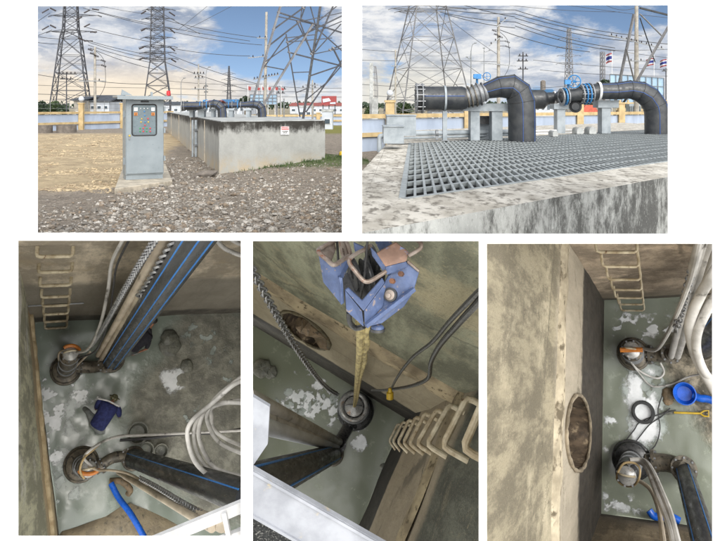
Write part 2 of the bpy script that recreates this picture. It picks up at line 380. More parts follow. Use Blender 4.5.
def mud_mat(name, water, mud, mx=0.0, my=0.0, mr=5.0, mud2=None, sc=1.0):
    m, t, b = nt(name); v = coords(t); n1 = noisen(t, v, .35*sc, 8, .6); n2 = noisen(t, v, 2.2*sc, 10, .72, .25); n3 = noisen(t, v, 9*sc, 8, .75)
    d = nd(t, 'ShaderNodeVectorMath', operation='DISTANCE'); t.links.new(v, d.inputs[0]); d.inputs[1].default_value = (mx, my, 0)
    k = mathn(t, 'ADD', mathn(t, 'DIVIDE', d.outputs['Value'], mr), mathn(t, 'MULTIPLY', mathn(t, 'SUBTRACT', n1, .5), .9))
    k = ramp(t, k, 1.12, .9)
    w = mixc(t, ramp(t, n1, .3, .7), water, tuple(x*.82 for x in water)); w = mixc(t, ramp(t, n2, .54, .66, 0, .4), w, tuple(min(1, x*1.5) for x in water))
    mdc = mixc(t, ramp(t, n2, .35, .6), mud, mud2 or tuple(x*.5 for x in mud)); mdc = mixc(t, ramp(t, n3, .6, .72, 0, .8), mdc, tuple(min(1, x*2.0) for x in mud))
    t.links.new(mixc(t, k, w, mdc), b.inputs['Base Color'])
    t.links.new(mathn(t, 'ADD', mathn(t, 'MULTIPLY', k, .25), ramp(t, n2, .3, .7, .12, .3)), b.inputs['Roughness'])
    hh = mathn(t, 'ADD', mathn(t, 'MULTIPLY', n2, mathn(t, 'ADD', mathn(t, 'MULTIPLY', k, 1.0), .06)), mathn(t, 'MULTIPLY', n3, mathn(t, 'MULTIPLY', k, .4))); bumpn(t, b, hh, .6, .08)
    return m

def soft_mat(name, c1, c2, rough=.25):
    """painted sky reflection that thins out towards its rim: the 'fade' attribute is its opacity"""
    m, t, b = nt(name); v = coords(t); a = nd(t, 'ShaderNodeAttribute'); a.attribute_name = 'fade'
    n = noisen(t, v, 7, 8, .75); n2 = noisen(t, v, 2.2, 6, .6)
    t.links.new(mixc(t, ramp(t, n2, .35, .65), c1, c2), b.inputs['Base Color']); b.inputs['Roughness'].default_value = rough
    k = mathn(t, 'ADD', a.outputs['Fac'], mathn(t, 'MULTIPLY', mathn(t, 'SUBTRACT', n, .5), .7))
    t.links.new(ramp(t, k, -.04, .22), b.inputs['Alpha']); return m
m_foam = soft_mat('painted_reflection_white', (.86,.88,.9), (.66,.69,.7)); m_skyreflg = soft_mat('painted_reflection_grey', S(176,184,180), S(140,148,142))  # pale colours paint the sky's reflection on the pit water
def mottle_mat(name, base, dark):
    m, t, b = nt(name); v = coords(t, (1, 1, .55)); a = noisen(t, v, .9, 6, .6); n = noisen(t, v, 6, 12, .82); f = noisen(t, v, 40, 4, .8); r = noisen(t, coords(t, (1, 1, .15)), 5, 8, .7)
    k = mathn(t, 'ADD', mathn(t, 'MULTIPLY', a, .55), mathn(t, 'ADD', mathn(t, 'MULTIPLY', n, .75), mathn(t, 'MULTIPLY', r, .3)))
    col = mixc(t, ramp(t, r, .35, .65), base, tuple(x*1.2 for x in base)); col = mixc(t, ramp(t, k, .74, .92, 0, .9), col, dark); col = mixc(t, ramp(t, f, .55, .7, 0, .6), col, tuple(x*.4 for x in base)); col = mixc(t, ramp(t, f, .42, .32, 0, .5), col, tuple(min(1, x*1.6) for x in base))
    t.links.new(col, b.inputs['Base Color']); b.inputs['Roughness'].default_value = .9; bumpn(t, b, n, .5, .02); return m
# ---------------------------------------------------------------- camera, sky, sun
cam = bpy.data.cameras.new('camera'); co = bpy.data.objects.new('camera', cam); COL.objects.link(co); scene.camera = co
co.rotation_euler = (math.radians(90), 0, 0); cam.sensor_width = 36; cam.lens = 36*FL/720; cam.shift_y = -(270.4-CY)/720; cam.clip_start = .1; cam.clip_end = 6000
SUN_EL, SUN_AZ = math.radians(30), math.radians(163)      # azimuth clockwise from +Y: behind the viewer, a little to the left
w = bpy.data.worlds.new('World'); scene.world = w; w.use_nodes = True; t = w.node_tree; t.nodes.clear()
out = nd(t, 'ShaderNodeOutputWorld'); bg1 = nd(t, 'ShaderNodeBackground'); bg2 = nd(t, 'ShaderNodeBackground'); mx = nd(t, 'ShaderNodeMixShader')
sky = nd(t, 'ShaderNodeTexSky', sky_type='NISHITA'); sky.sun_disc = False; sky.sun_elevation = SUN_EL; sky.sun_rotation = SUN_AZ; sky.dust_density = 1.0
tc = nd(t, 'ShaderNodeTexCoord'); sp = nd(t, 'ShaderNodeSeparateXYZ'); t.links.new(tc.outputs['Generated'], sp.inputs[0]); X, Y, Z = sp.outputs
hi = nd(t, 'ShaderNodeVectorMath', operation='MULTIPLY_ADD'); t.links.new(tc.outputs['Generated'], hi.inputs[0]); hi.inputs[1].default_value = (1, 1, 2.0); hi.inputs[2].default_value = (0, 0, .20); t.links.new(hi.outputs[0], sky.inputs[0])
t.links.new(sky.outputs[0], bg1.inputs[0]); bg1.inputs[1].default_value = .15
cv = coords(t, (1, 1, 2.3), 'Generated')
n1 = noisen(t, cv, 7.5, 11, .64, .3); n2 = noisen(t, coords(t, (1, 1, 3.2), 'Generated'), 11, 10, .66, .35); n3 = noisen(t, cv, 3.2, 4, .5)
# clear sky shows between the clouds in the upper right of the left half and at the far right
bl1 = mathn(t, 'MULTIPLY', ramp(t, mathn(t, 'ABSOLUTE', mathn(t, 'ADD', X, .115)), .12, .03), ramp(t, Z, .015, .075))
bl2 = mathn(t, 'MULTIPLY', ramp(t, X, .13, .34), ramp(t, Z, .04, .13))
bl = mathn(t, 'ADD', mathn(t, 'MULTIPLY', bl1, .40), mathn(t, 'MULTIPLY', bl2, .20))
cover = ramp(t, mathn(t, 'SUBTRACT', n1, mathn(t, 'SUBTRACT', bl, .0)), .30, .47)
front = ramp(t, Y, -.2, .3)
cover = mathn(t, 'MAXIMUM', cover, mathn(t, 'SUBTRACT', 1.0, front))
below = ramp(t, Z, .01, -.02); cover = mathn(t, 'MAXIMUM', cover, below)
cc = mixc(t, ramp(t, n2, .34, .62), (.34, .41, .54), (1.0, 1.0, 1.0))
cc = mixc(t, mathn(t, 'MULTIPLY', ramp(t, n3, .4, .62), .35), cc, (.48, .55, .68)); n5 = noisen(t, coords(t, (1, 1, 3.0), 'Generated'), 26, 7, .65, .4); cc = mixc(t, ramp(t, n5, .5, .68, 0, .55), cc, (.42, .50, .64)); cc = mixc(t, ramp(t, n5, .46, .36, 0, .6), cc, (1.0, .99, .97))
warm = mathn(t, 'MULTIPLY', ramp(t, Z, .085, .0), ramp(t, X, -.08, -.3)); cc = mixc(t, mathn(t, 'MULTIPLY', warm, .8), cc, (1.3, 1.02, .64))
warm2 = mathn(t, 'MULTIPLY', ramp(t, Z, .10, .01), mathn(t, 'MULTIPLY', ramp(t, X, .22, .08), ramp(t, X, -.02, .02))); cc = mixc(t, mathn(t, 'MULTIPLY', warm2, .7), cc, (1.0, .93, .74))
cc = mixc(t, ramp(t, Z, .05, 0), cc, mixc(t, .5, cc, (.9, .88, .84)))
dt = nd(t, 'ShaderNodeVectorMath', operation='DOT_PRODUCT'); t.links.new(tc.outputs['Generated'], dt.inputs[0]); dt.inputs[1].default_value = (math.sin(SUN_AZ)*math.cos(SUN_EL), math.cos(SUN_AZ)*math.cos(SUN_EL), math.sin(SUN_EL))
glow = ramp(t, dt.outputs['Value'], .35, 1.0, 1.0, 4.0)          # added sky glow out of view behind the camera, lights the pits
cc = mixc(t, mathn(t, 'SUBTRACT', 1.0, front), cc, (1.0, 1.0, 1.0)); cc = mixc(t, below, cc, (1.55, 1.5, 1.4))  # over-bright lower half is added fill for the pit walls
t.links.new(cc, bg2.inputs[0]); t.links.new(mathn(t, 'MULTIPLY', glow, .93), bg2.inputs[1])
t.links.new(cover, mx.inputs[0]); t.links.new(bg1.outputs[0], mx.inputs[1]); t.links.new(bg2.outputs[0], mx.inputs[2]); t.links.new(mx.outputs[0], out.inputs[0])
sl = bpy.data.lights.new('sun', 'SUN'); sl.energy = 1.5; sl.angle = math.radians(20); sl.color = (1, .95, .87)
so = bpy.data.objects.new('sun', sl); COL.objects.link(so)
sd = Vector((math.sin(SUN_AZ)*math.cos(SUN_EL), math.cos(SUN_AZ)*math.cos(SUN_EL), math.sin(SUN_EL)))
so.rotation_euler = sd.to_track_quat('Z', 'Y').to_euler()
scene.view_settings.view_transform = 'Standard'; scene.view_settings.look = 'None'; scene.view_settings.gamma = 1; scene.view_settings.exposure = .03
scene.render.engine = 'CYCLES'

# ---------------------------------------------------------------- the white page with its five openings
WIN = [(37,6,342,233), (362,5,668.5,234), (17.5,240.5,241,536.7), (252.5,241,479,700), (486.7,243.5,713,700)]
def page():
    xs = sorted({-260, 980}|{a for w_ in WIN for a in (w_[0], w_[2])}); ys = sorted({-200, 760}|{a for w_ in WIN for a in (w_[1], w_[3])})
    mb = MB(); idx = {}; Yp, th = 4.4, .012
    def v(i, j, k):
        if (i, j, k) not in idx:
            p = P(xs[i], ys[j], Yp); p.y += k*th; idx[(i,j,k)] = len(mb.v); mb.v.append(p)
        return idx[(i,j,k)]
    solid = {}
    for i in range(len(xs)-1):
        for j in range(len(ys)-1):
            cx, cy = (xs[i]+xs[i+1])/2, (ys[j]+ys[j+1])/2
            solid[i,j] = not any(a < cx < c and b < cy < d for a, b, c, d in WIN)
    for (i, j), s in solid.items():
        if not s: continue
        mb.f.append((v(i,j,0), v(i+1,j,0), v(i+1,j+1,0), v(i,j+1,0))); mb.f.append((v(i,j+1,1), v(i+1,j+1,1), v(i+1,j,1), v(i,j,1)))
        for di, dj, a, b in ((-1,0,(i,j),(i,j+1)), (1,0,(i+1,j),(i+1,j+1)), (0,-1,(i,j),(i+1,j)), (0,1,(i,j+1),(i+1,j+1))):
            if not solid.get((i+di, j+dj), False): mb.f.append((v(*a,0), v(*b,0), v(*b,1), v(*a,1)))
    struct(build('background', mb, m_page, smooth=0))
page()
# ================================================================ the ground of the pumping station
TA = G(219, 174); TB = Vector((-.91, 18.2, GZ)); TC = GY(167, 46)
def gh(x, y):
    z = GZ
    d = (TB-TA).normalized(); r = Vector((x, y, 0))-Vector((TA.x, TA.y, 0)); u = r.dot(Vector((d.x, d.y, 0))); wv = r.dot(Vector((d.y, -d.x, 0)))
    k = 0 if wv < -1.2 else max(0, min(1.25, u/2.9))*math.exp(-(max(0, wv-.1)/1.1)**2)*math.exp(-(max(0, u-3.2)/1.0)**2)
    z += .27*k
    near = 1 if y < 60 else 0
    if x < -3.5 and y > 13: z += .03*noise.noise(Vector((x*.7, y*1.6, 7)))+.02*noise.noise(Vector((x*2.2, y*3.2, 8)))
    z += near*(.035*noise.noise(Vector((x*.9, y*.9, 0)))+.018*noise.noise(Vector((x*4, y*4, 3)))+.010*noise.noise(Vector((x*11, y*11, 5))))
    return z, k
def ground():
    ys = [8.62]
    while ys[-1] < 60: ys.append(ys[-1]*1.011)
    while ys[-1] < 4000: ys.append(ys[-1]*1.25)
    ss = [-1.2+.0+i*.008 for i in range(0, 301)]
    mb = MB(); mo = []
    for y in ys:
        for s_ in ss:
            z, k = gh(s_*y, y); mb.v.append(Vector((s_*y, y, z))); mo.append(k)
    n = len(ss)
    for j in range(len(ys)-1):
        for i in range(n-1): mb.f.append((j*n+i, j*n+i+1, (j+1)*n+i+1, (j+1)*n+i))
    o = struct(build('ground', mb, m_ground, base=Matrix.Identity(4), smooth=60))
    a = o.data.attributes.new('moss', 'FLOAT', 'POINT'); a.data.foreach_set('value', mo)
ground()
def intank(x, y, pad=0):
    r = Vector((x-TA.x, y-TA.y)); a = Vector(((TB-TA).x, (TB-TA).y)); c = Vector(((TC-TA).x, (TC-TA).y)); det = a.x*c.y-a.y*c.x
    u = (r.x*c.y-r.y*c.x)/det; v = (a.x*r.y-a.y*r.x)/det
    return -.02 < u < 1.02 and -.01 < v < 1
mb = MB(); n = 0
while n < 14000:
    y = 8.65*math.exp(random.random()**1.35*math.log(22/8.65)); px = random.uniform(30, 350); x = (px-CX)/FL*y
    if intank(x, y): continue
    row = CY+1.6*FL/y; lim = 186+ (0 if px > 118 else -.0)
    # stones thin out towards the sand on the left
    dens = 1.0 if px > 165 else max(0, min(1, (row-(176 if px > 118 else 194))/22))
    if px < 100: dens *= .45
    if px < 118 and row < 192: dens *= .1
    cl = .5+.9*noise.noise(Vector((x*1.1, y*.9, 1)))
    if random.random() > dens*(cl+.25 if px < 100 or px > 215 else cl+.5): continue
    r = min(.07, .009*math.exp(abs(random.gauss(0, .78))))*(1 if y < 14 else .9)
    z, k = gh(x, y)
    if k > .7 and random.random() < .6: continue
    mb.rock((x, y, z+r*.25), r, random.uniform(.55, 1.1)); n += 1
o = build('gravel', mb, m_gravel, base=Matrix.Identity(4), smooth=0); tag(o, 'loose crushed stones and gravel strewn over the bare soil around the grey cabinet', 'gravel', kind='stuff')
mb = MB(); n = 0
while n < 2600:
    y = 13*math.exp(random.random()**1.2*math.log(40/13)); px = random.uniform(30, 128); x = (px-CX)/FL*y; row = CY+1120/y
    if row > 192: continue
    z, k = gh(x, y)
    if noise.noise(Vector((x*.8, y*.5, 11)))+random.random()*.5 < .1+.3*(px < 90): continue
    mb.rock((x, y, z+.004), random.choice([.012,.02,.03,.045])*random.uniform(.8,1.3)*(y/18)**.5, .6); n += 1
tag(build('sand_clods', mb, mat('sand_clod', S(190,172,140), S(140,124,102), 1.2, .95), base=Matrix.Identity(4), smooth=0), 'small clods and ruts of yellow sand spread left of the cabinet', 'sand', kind='stuff')
mb = MB(); z, _ = gh(*G(206, 178).xy); mb.rock(G(206, 177)+Vector((0,0,.07)), .24, .9)
tag(build('boulder', mb, m_ring, smooth=0), 'lump of pale rock lying at the near corner of the concrete tank', 'rock')

def leafball(mb, c, rx, rz, n, s, flat=1.0):
    for i in range(n):
        while True:
            v = Vector((random.uniform(-1,1), random.uniform(-1,1), random.uniform(-1,1)))
            if v.length < 1 and v.length > .45: break
        cl = noise.noise(v*2.2+c*.13)
        if cl < -.22: continue
        v *= .82+.45*cl
        p = c+Vector((v.x*rx, v.y*rx, v.z*rz)); a = Vector((random.gauss(0,1), random.gauss(0,1), random.gauss(0,1))).normalized()
        b = a.cross(Vector((random.gauss(0,1), random.gauss(0,1), random.gauss(0,1)))).normalized(); k = s*random.uniform(.6, 1.4)
        mb.add([p-a*k-b*k*.6, p+a*k-b*k*.6, p+a*k+b*k*.6, p-a*k+b*k*.6], [(0,1,2,3)])
def tree(px, pyc, rpx, rpy, Y, label, leaf=m_leaf2, n=900, crop=None):
    base = GY(px, Y); T = thing('tree', label, 'tree', base, 'trees behind the station fence')
    m = MB(); c = P(px, pyc, Y); m.tube([base, base.lerp(c, .6), c], [.25*rpx/10, .18*rpx/10, .05], 7)
    for k in range(6):
        a = random.uniform(0, 6.3); m.tube([base.lerp(c, .55), c+Vector((math.cos(a)*rpx*.5, math.sin(a)*rpx*.4, random.uniform(-.2,.6)*rpy))*(Y/FL)], [.08, .03], 5)
    build('trunk', m, m_bark, T); m = MB()
    for dx, dy, k in ((0,0,1), (-.45,.25,.65), (.5,.2,.6), (.1,-.45,.6)):
        leafball(m, P(px+dx*rpx, pyc+dy*rpy, Y), rpx*k*Y/FL, rpy*k*Y/FL, int(n*k), .75*Y/FL)
    build('crown', m, leaf, T, smooth=0)

# ---------------------------------------------------------------- lattice towers
def tower(label, cx, Y, prof, arms, rot, wpx, matl=m_lat, group='lattice pylons', zb=GZ, panels=1.0, ang=20):
    """prof: (row, half width in px) from the foot up; arms: (row, left px, right px)"""
    base = GY(cx, Y, zb); T = thing('transmission_tower', label, 'pylon', base, group)
    w = wpx*Y/FL; r45 = [rot+math.pi/4+math.pi/2*k for k in range(4)]; mxc = max(abs(math.cos(a)) for a in r45)
    prof = [(CY-zb*FL/Y, prof[0][1])]+prof if prof[0][0] < CY-zb*FL/Y-1 else prof
    def corner(row, hw, k):
        R = hw/mxc*Y/FL; c = P(cx, row, Y); return c+Vector((math.cos(r45[k])*R, math.sin(r45[k])*R, 0))
    for k in range(4):
        m = MB(); pts = [corner(r_, h_, k) for r_, h_ in prof]
        for a, b in zip(pts[:-1], pts[1:]): m.bar(a, b, w*1.5)
        build('leg', m, matl, T, smooth=0)
    lv = []
    for (ra, ha), (rb, hb) in zip(prof[:-1], prof[1:]):
        n_ = max(1, round((ra-rb)/max(2.0, (ha+hb)*.95*panels)))
        for i in range(n_): t_ = i/n_; lv.append((ra+(rb-ra)*t_, ha+(hb-ha)*t_))
    lv.append(prof[-1]); m = MB()
    for (ra, ha), (rb, hb) in zip(lv[:-1], lv[1:]):
        for k in range(4):
            k2 = (k+1) % 4; a0, a1, b0, b1 = corner(ra, ha, k), corner(ra, ha, k2), corner(rb, hb, k), corner(rb, hb, k2)
            m.bar(a0, b1, w*.8); m.bar(a1, b0, w*.8); m.bar(b0, b1, w*.8)
            if (ra-rb) > 14:
                mid = (a0+b1+a1+b0)/4; m.bar((a0+b0)/2, mid, w*.5); m.bar((a1+b1)/2, mid, w*.5)
    build('bracing', m, matl, T, smooth=0)
    for row, l, r in arms:
        for e in (l, r):
            if e is None: continue
            tip = P(e, row+1.5, Y+(1 if e > cx else -1)*.0); m = MB(); hw = min(h for q, h in prof)
            for k in range(4): m.bar(corner(row+(3 if k % 2 else 0), hw, k), tip, w*.7)
            for s_ in (.33, .66):
                m.bar(corner(row, hw, 0).lerp(tip, s_), corner(row+3, hw, 1).lerp(tip, s_), w*.5)
            arm = build('crossarm', m, matl, T, smooth=0); m = MB()
            d = Vector((1 if e > cx else -1, 0, -.35)); q = tip
            for k in range(6): m.lathe(q+d*(k*w*1.1), d, [(0, w*.3), (w*.3, w*1.3), (w*.6, w*.3)], 8)
            build('insulator', m, m_insul, T, arm, smooth=0)
    return T
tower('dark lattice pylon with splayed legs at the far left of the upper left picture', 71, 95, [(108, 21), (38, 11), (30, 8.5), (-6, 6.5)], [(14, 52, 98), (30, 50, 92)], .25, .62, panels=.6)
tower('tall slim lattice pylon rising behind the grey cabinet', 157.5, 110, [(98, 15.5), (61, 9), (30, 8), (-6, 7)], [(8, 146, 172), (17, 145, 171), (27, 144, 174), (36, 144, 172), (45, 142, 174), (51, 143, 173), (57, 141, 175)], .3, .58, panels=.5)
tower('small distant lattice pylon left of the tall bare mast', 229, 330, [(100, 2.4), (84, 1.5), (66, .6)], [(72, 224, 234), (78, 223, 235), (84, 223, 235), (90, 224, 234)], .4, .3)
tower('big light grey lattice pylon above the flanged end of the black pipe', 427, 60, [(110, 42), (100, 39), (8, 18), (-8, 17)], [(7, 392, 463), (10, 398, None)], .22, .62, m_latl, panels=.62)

tower('distant pylon with many short arms between the two black pipes', 569, 190, [(92, 4.2), (60, 3), (28, 1.6)], [(37, 560, 578), (46, 558, 580), (54, 559, 579), (62, 558, 580)], .35, .35, m_latl)
tower('slim antenna mast beside the thai flags', 602.5, 130, [(84, 2.2), (52, 2.0)], [], .4, .4, m_latl)
for nm_, T_, lst in (('dark', [o for o in COL.objects if o.name == 'transmission_tower'][0], ((42,13,49,9),(50,8,56,11),(42,30,49,26),(50,25,56,28),(84,13,90,10),(92,9,99,10),(84,27,90,24),(90,32,97,32),(76,20,82,17),(78,38,86,41),(84,41,93,41))), ('slim', [o for o in COL.objects if o.name == 'transmission_tower.001'][0], ((141,14,146,11),(169,12,175,16),(141,31,145,29),(170,29,175,33),(139,49,144,47),(170,47,175,51),(139,60,143,58),(171,59,176,62)))):
    for x0, y0, x1, y1 in lst:
        m = MB(); a, b = P(x0, y0, 93), P(x1, y1, 93)
        for k in range(8): m.lathe(a.lerp(b, k/8), b-a, [(0,.05),(.05,.12),(.12,.05)], 7)
        build('insulator_string', m, m_insul, T_, smooth=0)
# antennas of the mast
# the near pylon that fills the right of the upper left picture
T = thing('transmission_tower', 'close leaning lattice pylon with one dark leg at the right of the upper left picture', 'pylon', GY(290, 34), 'lattice pylons')
px = lambda a, dy=0: P(a[0], a[1], 34+(a[0]-300)*.03)
foot = lambda x, Y: (x, CY+1.6*FL/Y)
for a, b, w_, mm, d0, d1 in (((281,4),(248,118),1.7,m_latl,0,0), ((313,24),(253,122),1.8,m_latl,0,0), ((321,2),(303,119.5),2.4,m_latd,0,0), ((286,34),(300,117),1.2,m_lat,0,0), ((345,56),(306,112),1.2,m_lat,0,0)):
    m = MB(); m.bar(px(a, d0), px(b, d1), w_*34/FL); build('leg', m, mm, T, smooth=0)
segs = [((284,14),(346,34)),((276,16),(314,22)),((313,25),(348,56)),((276,30),(303,8)),((298,22),(346,12)),((262,62),(322,26)),((270,46),(302,20)),((300,22),(303,2)),((300,22),(312,56)),((290,42),(348,13)),((289,42),(332,38)),((312,54),(348,47)),((292,52),(342,66)),((312,54),(341,24)),((311,54),(296,20)),((303,75),(342,65)),((296,72),(311,72)),((342,65),(320,84)),((333,48),(343,68)),((261,70),(288,36)),((264,66),(282,68)),((281,6),(302,6)),((306,4),(300,22)),((310,5),(320,30)),((334,4),(312,52)),((317,32),(345,20)),((342,2),(322,22)),((258,86),(271,60)),((300,92),(306,88)),((306,100),(322,80)),((330,50),(345,44)),((286,38),(312,34))]
m = MB()
LG = [((281,4),(248,118)),((313,24),(253,122)),((321,2),(303,119.5)),((286,34),(300,117)),((345,56),(306,112))]
def snap(p):
    best = (7.5, p)
    for a, b in LG:
        dx, dy = b[0]-a[0], b[1]-a[1]; t_ = max(0, min(1, ((p[0]-a[0])*dx+(p[1]-a[1])*dy)/(dx*dx+dy*dy))); q = (a[0]+dx*t_, a[1]+dy*t_); d = math.hypot(q[0]-p[0], q[1]-p[1])
        if d < best[0]: best = (d, q)
    return best[1] if p[0] < 340 and p[1] > 5 else p
segs = [(snap(a), snap(b)) for a, b in segs]
for i, (a, b) in enumerate(segs): m.bar(px(a), px(b), (.95 if i % 3 else 1.35)*34/FL)
build('bracing', m, m_lat, T, smooth=0)
m = MB()
for c_ in [(312.5,25),(298,22),(311.5,54)]+[q for sg in segs[::3] for q in sg]: m.bar(px((c_[0]-1.1, c_[1]-.8)), px((c_[0]+1.1, c_[1]+.8)), 1.9*34/FL, .07)
build('gusset_plate', m, m_latl, T, smooth=0)
m = MB(); b = GY(301, 32.5); m.box(b.x-.22, b.x+.42, b.y-.3, b.y+.3, GZ, GZ+.42); build('footing', m, m_conc, T, smooth=0)

# ---------------------------------------------------------------- poles, lamps, fixtures
def pole(label, px_, top, Y, rpx, arms, matl=m_polec, group='utility poles', zb=GZ, extra=None, sub='utility pole', lean=0):
    T = thing('utility_pole', label, sub, GY(px_, Y, zb), group); m = MB(); r = rpx*Y/FL
    m.tube([GY(px_, Y, zb), P(px_+lean, top, Y)], [r*1.15, r*.8], 10); build('pole', m, matl, T)
    for (row, x0, x1, nin, tilt) in arms:
        m = MB(); a, b = P(x0, row+tilt, Y-r*2), P(x1, row-tilt, Y-r*2); m.bar(a, b, .9*Y/FL); arm = build('crossarm', m, m_latd if matl is m_lat else m_steel, T, smooth=0)
        for k in range(nin):
            c = a.lerp(b, (k+.5)/nin); s_ = .55*Y/FL; m = MB()
            m.lathe(c, Zv, [(0, s_*.6), (s_*1, s_*1.5), (s_*1.6, s_*.6), (s_*2.4, s_*1.5), (s_*3.2, s_*.6), (s_*4, s_*.9), (s_*4.4, 0)], 8)
            build('insulator', m, m_insul, T, arm)
    if extra: extra(T, Y)
    return T
def fuses(x, y):
    def f(T, Y):
        for dx, dy in ((-7,-6),(-5,-2),(6,5),(6.5,10),(-1,0)):
            m = MB(); a = P(x+dx, y+dy, Y-.2); b = P(x+dx+4, y+dy+1.5, Y-.2)
            for k in range(5): q = a.lerp(b, k/4); m.lathe(q, b-a, [(0, .3*Y/FL), (.3*Y/FL, 1.1*Y/FL), (.7*Y/FL, .3*Y/FL)], 8)
            m.bar(a, P(x, y+dy, Y), .5*Y/FL); build('insulator', m, m_insul, T)
        m = MB(); m.tube(spline([P(x+1, y-4, Y-.1), P(x+9, y+6, Y), P(x+10, y+30, Y), P(x+2, y+45, Y)]), .25*Y/FL, 5); build('jumper_wire', m, m_cable, T)
    return f
pole('concrete utility pole with black fuse insulators beside the dark lattice pylon', 95, 47, 62, 1.3, [(81, 79, 106, 2, 0)], extra=fuses(95, 55))
pole('small wooden pole with a crossarm seen through the dark pylon', 66.5, 72, 70, .6, [(74, 57, 77, 5, 0), (79, 60, 73, 3, 0)], m_lat)
pole('tall bare concrete mast behind the twin pipe bends', 264.5, 12, 42, 1.5, [(38, 257, 268, 2, 0), (57, 248, 268, 2, 1.0), (77, 253, 279, 9, 2.5)], lean=2)
pole('pole loaded with small transformers at the left of the blue sky', 198.5, 64, 80, .8, [(74, 193, 205, 4, 0), (78, 194, 204, 3, 0), (89, 191, 208, 2, 0)])
pole('thin service pole next to the transformer pole', 205.8, 82, 85, .5, [(86, 204, 208, 1, 0), (92, 204, 208, 1, 0)], m_lat)
pole('concrete pole with a wide crossarm beside the red billboard', 312.5, 80, 52, .9, [(88, 300, 324, 4, 0), (85, 305, 318, 2, 0)])
pole('short distant pole between the far pylon and the blue container', 280.5, 86, 120, .4, [(89, 276, 286, 3, 0), (93, 276, 285, 2, 0)], m_lat)
pole('concrete pole with stacked black switches behind the first pipe bend', 498.5, 17, 40, 1.7, [(41, 489, 502, 3, 5), (64.5, 481, 516, 0, -1.6), (22, 497, 508, 2, 5)], extra=fuses(499, 36), group='utility poles')
pole('thick concrete pole with inclined steel struts right of the second picture', 636.5, 6, 46, 2.2, [(42, 609, 664, 11, -7), (61, 626, 646, 2, 0)])
pole('small dark pole with triple crossarm between the two pipe bends', 523, 52, 90, .7, [(56, 518, 528, 3, 0), (61, 517, 528, 3, 0), (69, 518, 528, 2, 0)], m_lat)
pole('slender grey pole at the left edge of the big light pylon', 395.5, 50, 50, .9, [(66, 391, 400, 0, 0)], m_polec)
pole('far small pole standing behind the flags', 666, 68, 100, .6, [(71, 662, 670, 2, 0)], m_lat)
T = thing('strut_frame', 'pair of inclined steel struts with a dark top bar leaning on the thick pole', 'frame', GY(630, 44))
for a, b, w_, mm in (((634,14),(614,108),2.1,m_latl), ((670,24),(628,96),2.2,m_latl), ((640,8),(672,16),1.6,m_latd), ((640,14),(662,36),1.0,m_latl), ((626,48),(636,88),1.2,m_latl), ((640,18),(655,62),.8,m_latd), ((628,96),(610,122),1.6,m_latd)):
    m = MB(); m.bar(P(*a, 43.5), P(*b, 45), w_*44/FL); build('strut', m, mm, T, smooth=0)
def street_lamp(label, px_, top, Y, rpx, arms):
    T = thing('street_lamp', label, 'street lamp', GY(px_, Y), 'street lamps'); m = MB(); r = rpx*Y/FL
    m.tube([GY(px_, Y), P(px_, top+6, Y)], [r*1.3, r*.8], 8)
    build('pole', m, m_steel, T)
    for dx, dy in arms:
        m = MB(); e = P(px_+dx, top+dy, Y); m.tube(spline([P(px_, top+7, Y), P(px_+dx*.3, top+2+dy, Y), e]), r*.7, 6); m.sphere(e, .9*Y/FL, (1.6, .8, .5), 10, 6); build('lamp_head', m, m_steel, T)
street_lamp('single curved street lamp behind the roof of the grey cabinet', 181, 77, 70, .4, [(3.5, 1)])
street_lamp('street lamp with a curved arm right of the transformer pole', 206, 68, 75, .4, [(3.5, -1)])
street_lamp('street lamp with two arms in front of the grey clouds above the black pipe', 471, 45, 55, .55, [(4.5, -2), (-4, 12)])
street_lamp('thin double lamp post beside the stacked black switches', 484, 44, 52, .4, [(0, 4), (6, 6)])
# white slab column with a mesh wing
T = thing('slab_column', 'bright grey slab column with a curved mesh wing at the left of the second picture', 'column', GY(371, 42))
m = MB(); a = GY(371.2, 42); m.box(a.x-.1, a.x+.1, 41.8, 42.2, GZ, P(0,63,42).z); build('column', m, m_concg, T)
m = MB()
for k in range(8): m.bar(P(373.2, 66+k*6, 42), P(373.2+4.6*math.sin(.6+k*.22), 67+k*6, 42), .03)
for s_ in (.4, .8, 1): m.tube([P(373.2+4.6*s_*math.sin(.6+k*.22), 66+k*6, 42) for k in range(8)], .018, 5)
build('mesh_wing', m, m_latl, T)
T = thing('concrete_block', 'bright grey block at the foot of the slab column', 'block', GY(376, 41)); m = MB(); a = GY(376, 41); m.box(a.x-.25, a.x+.12, 40.8, 41.2, GZ, P(0,98,41).z); build('block', m, m_concg, T)

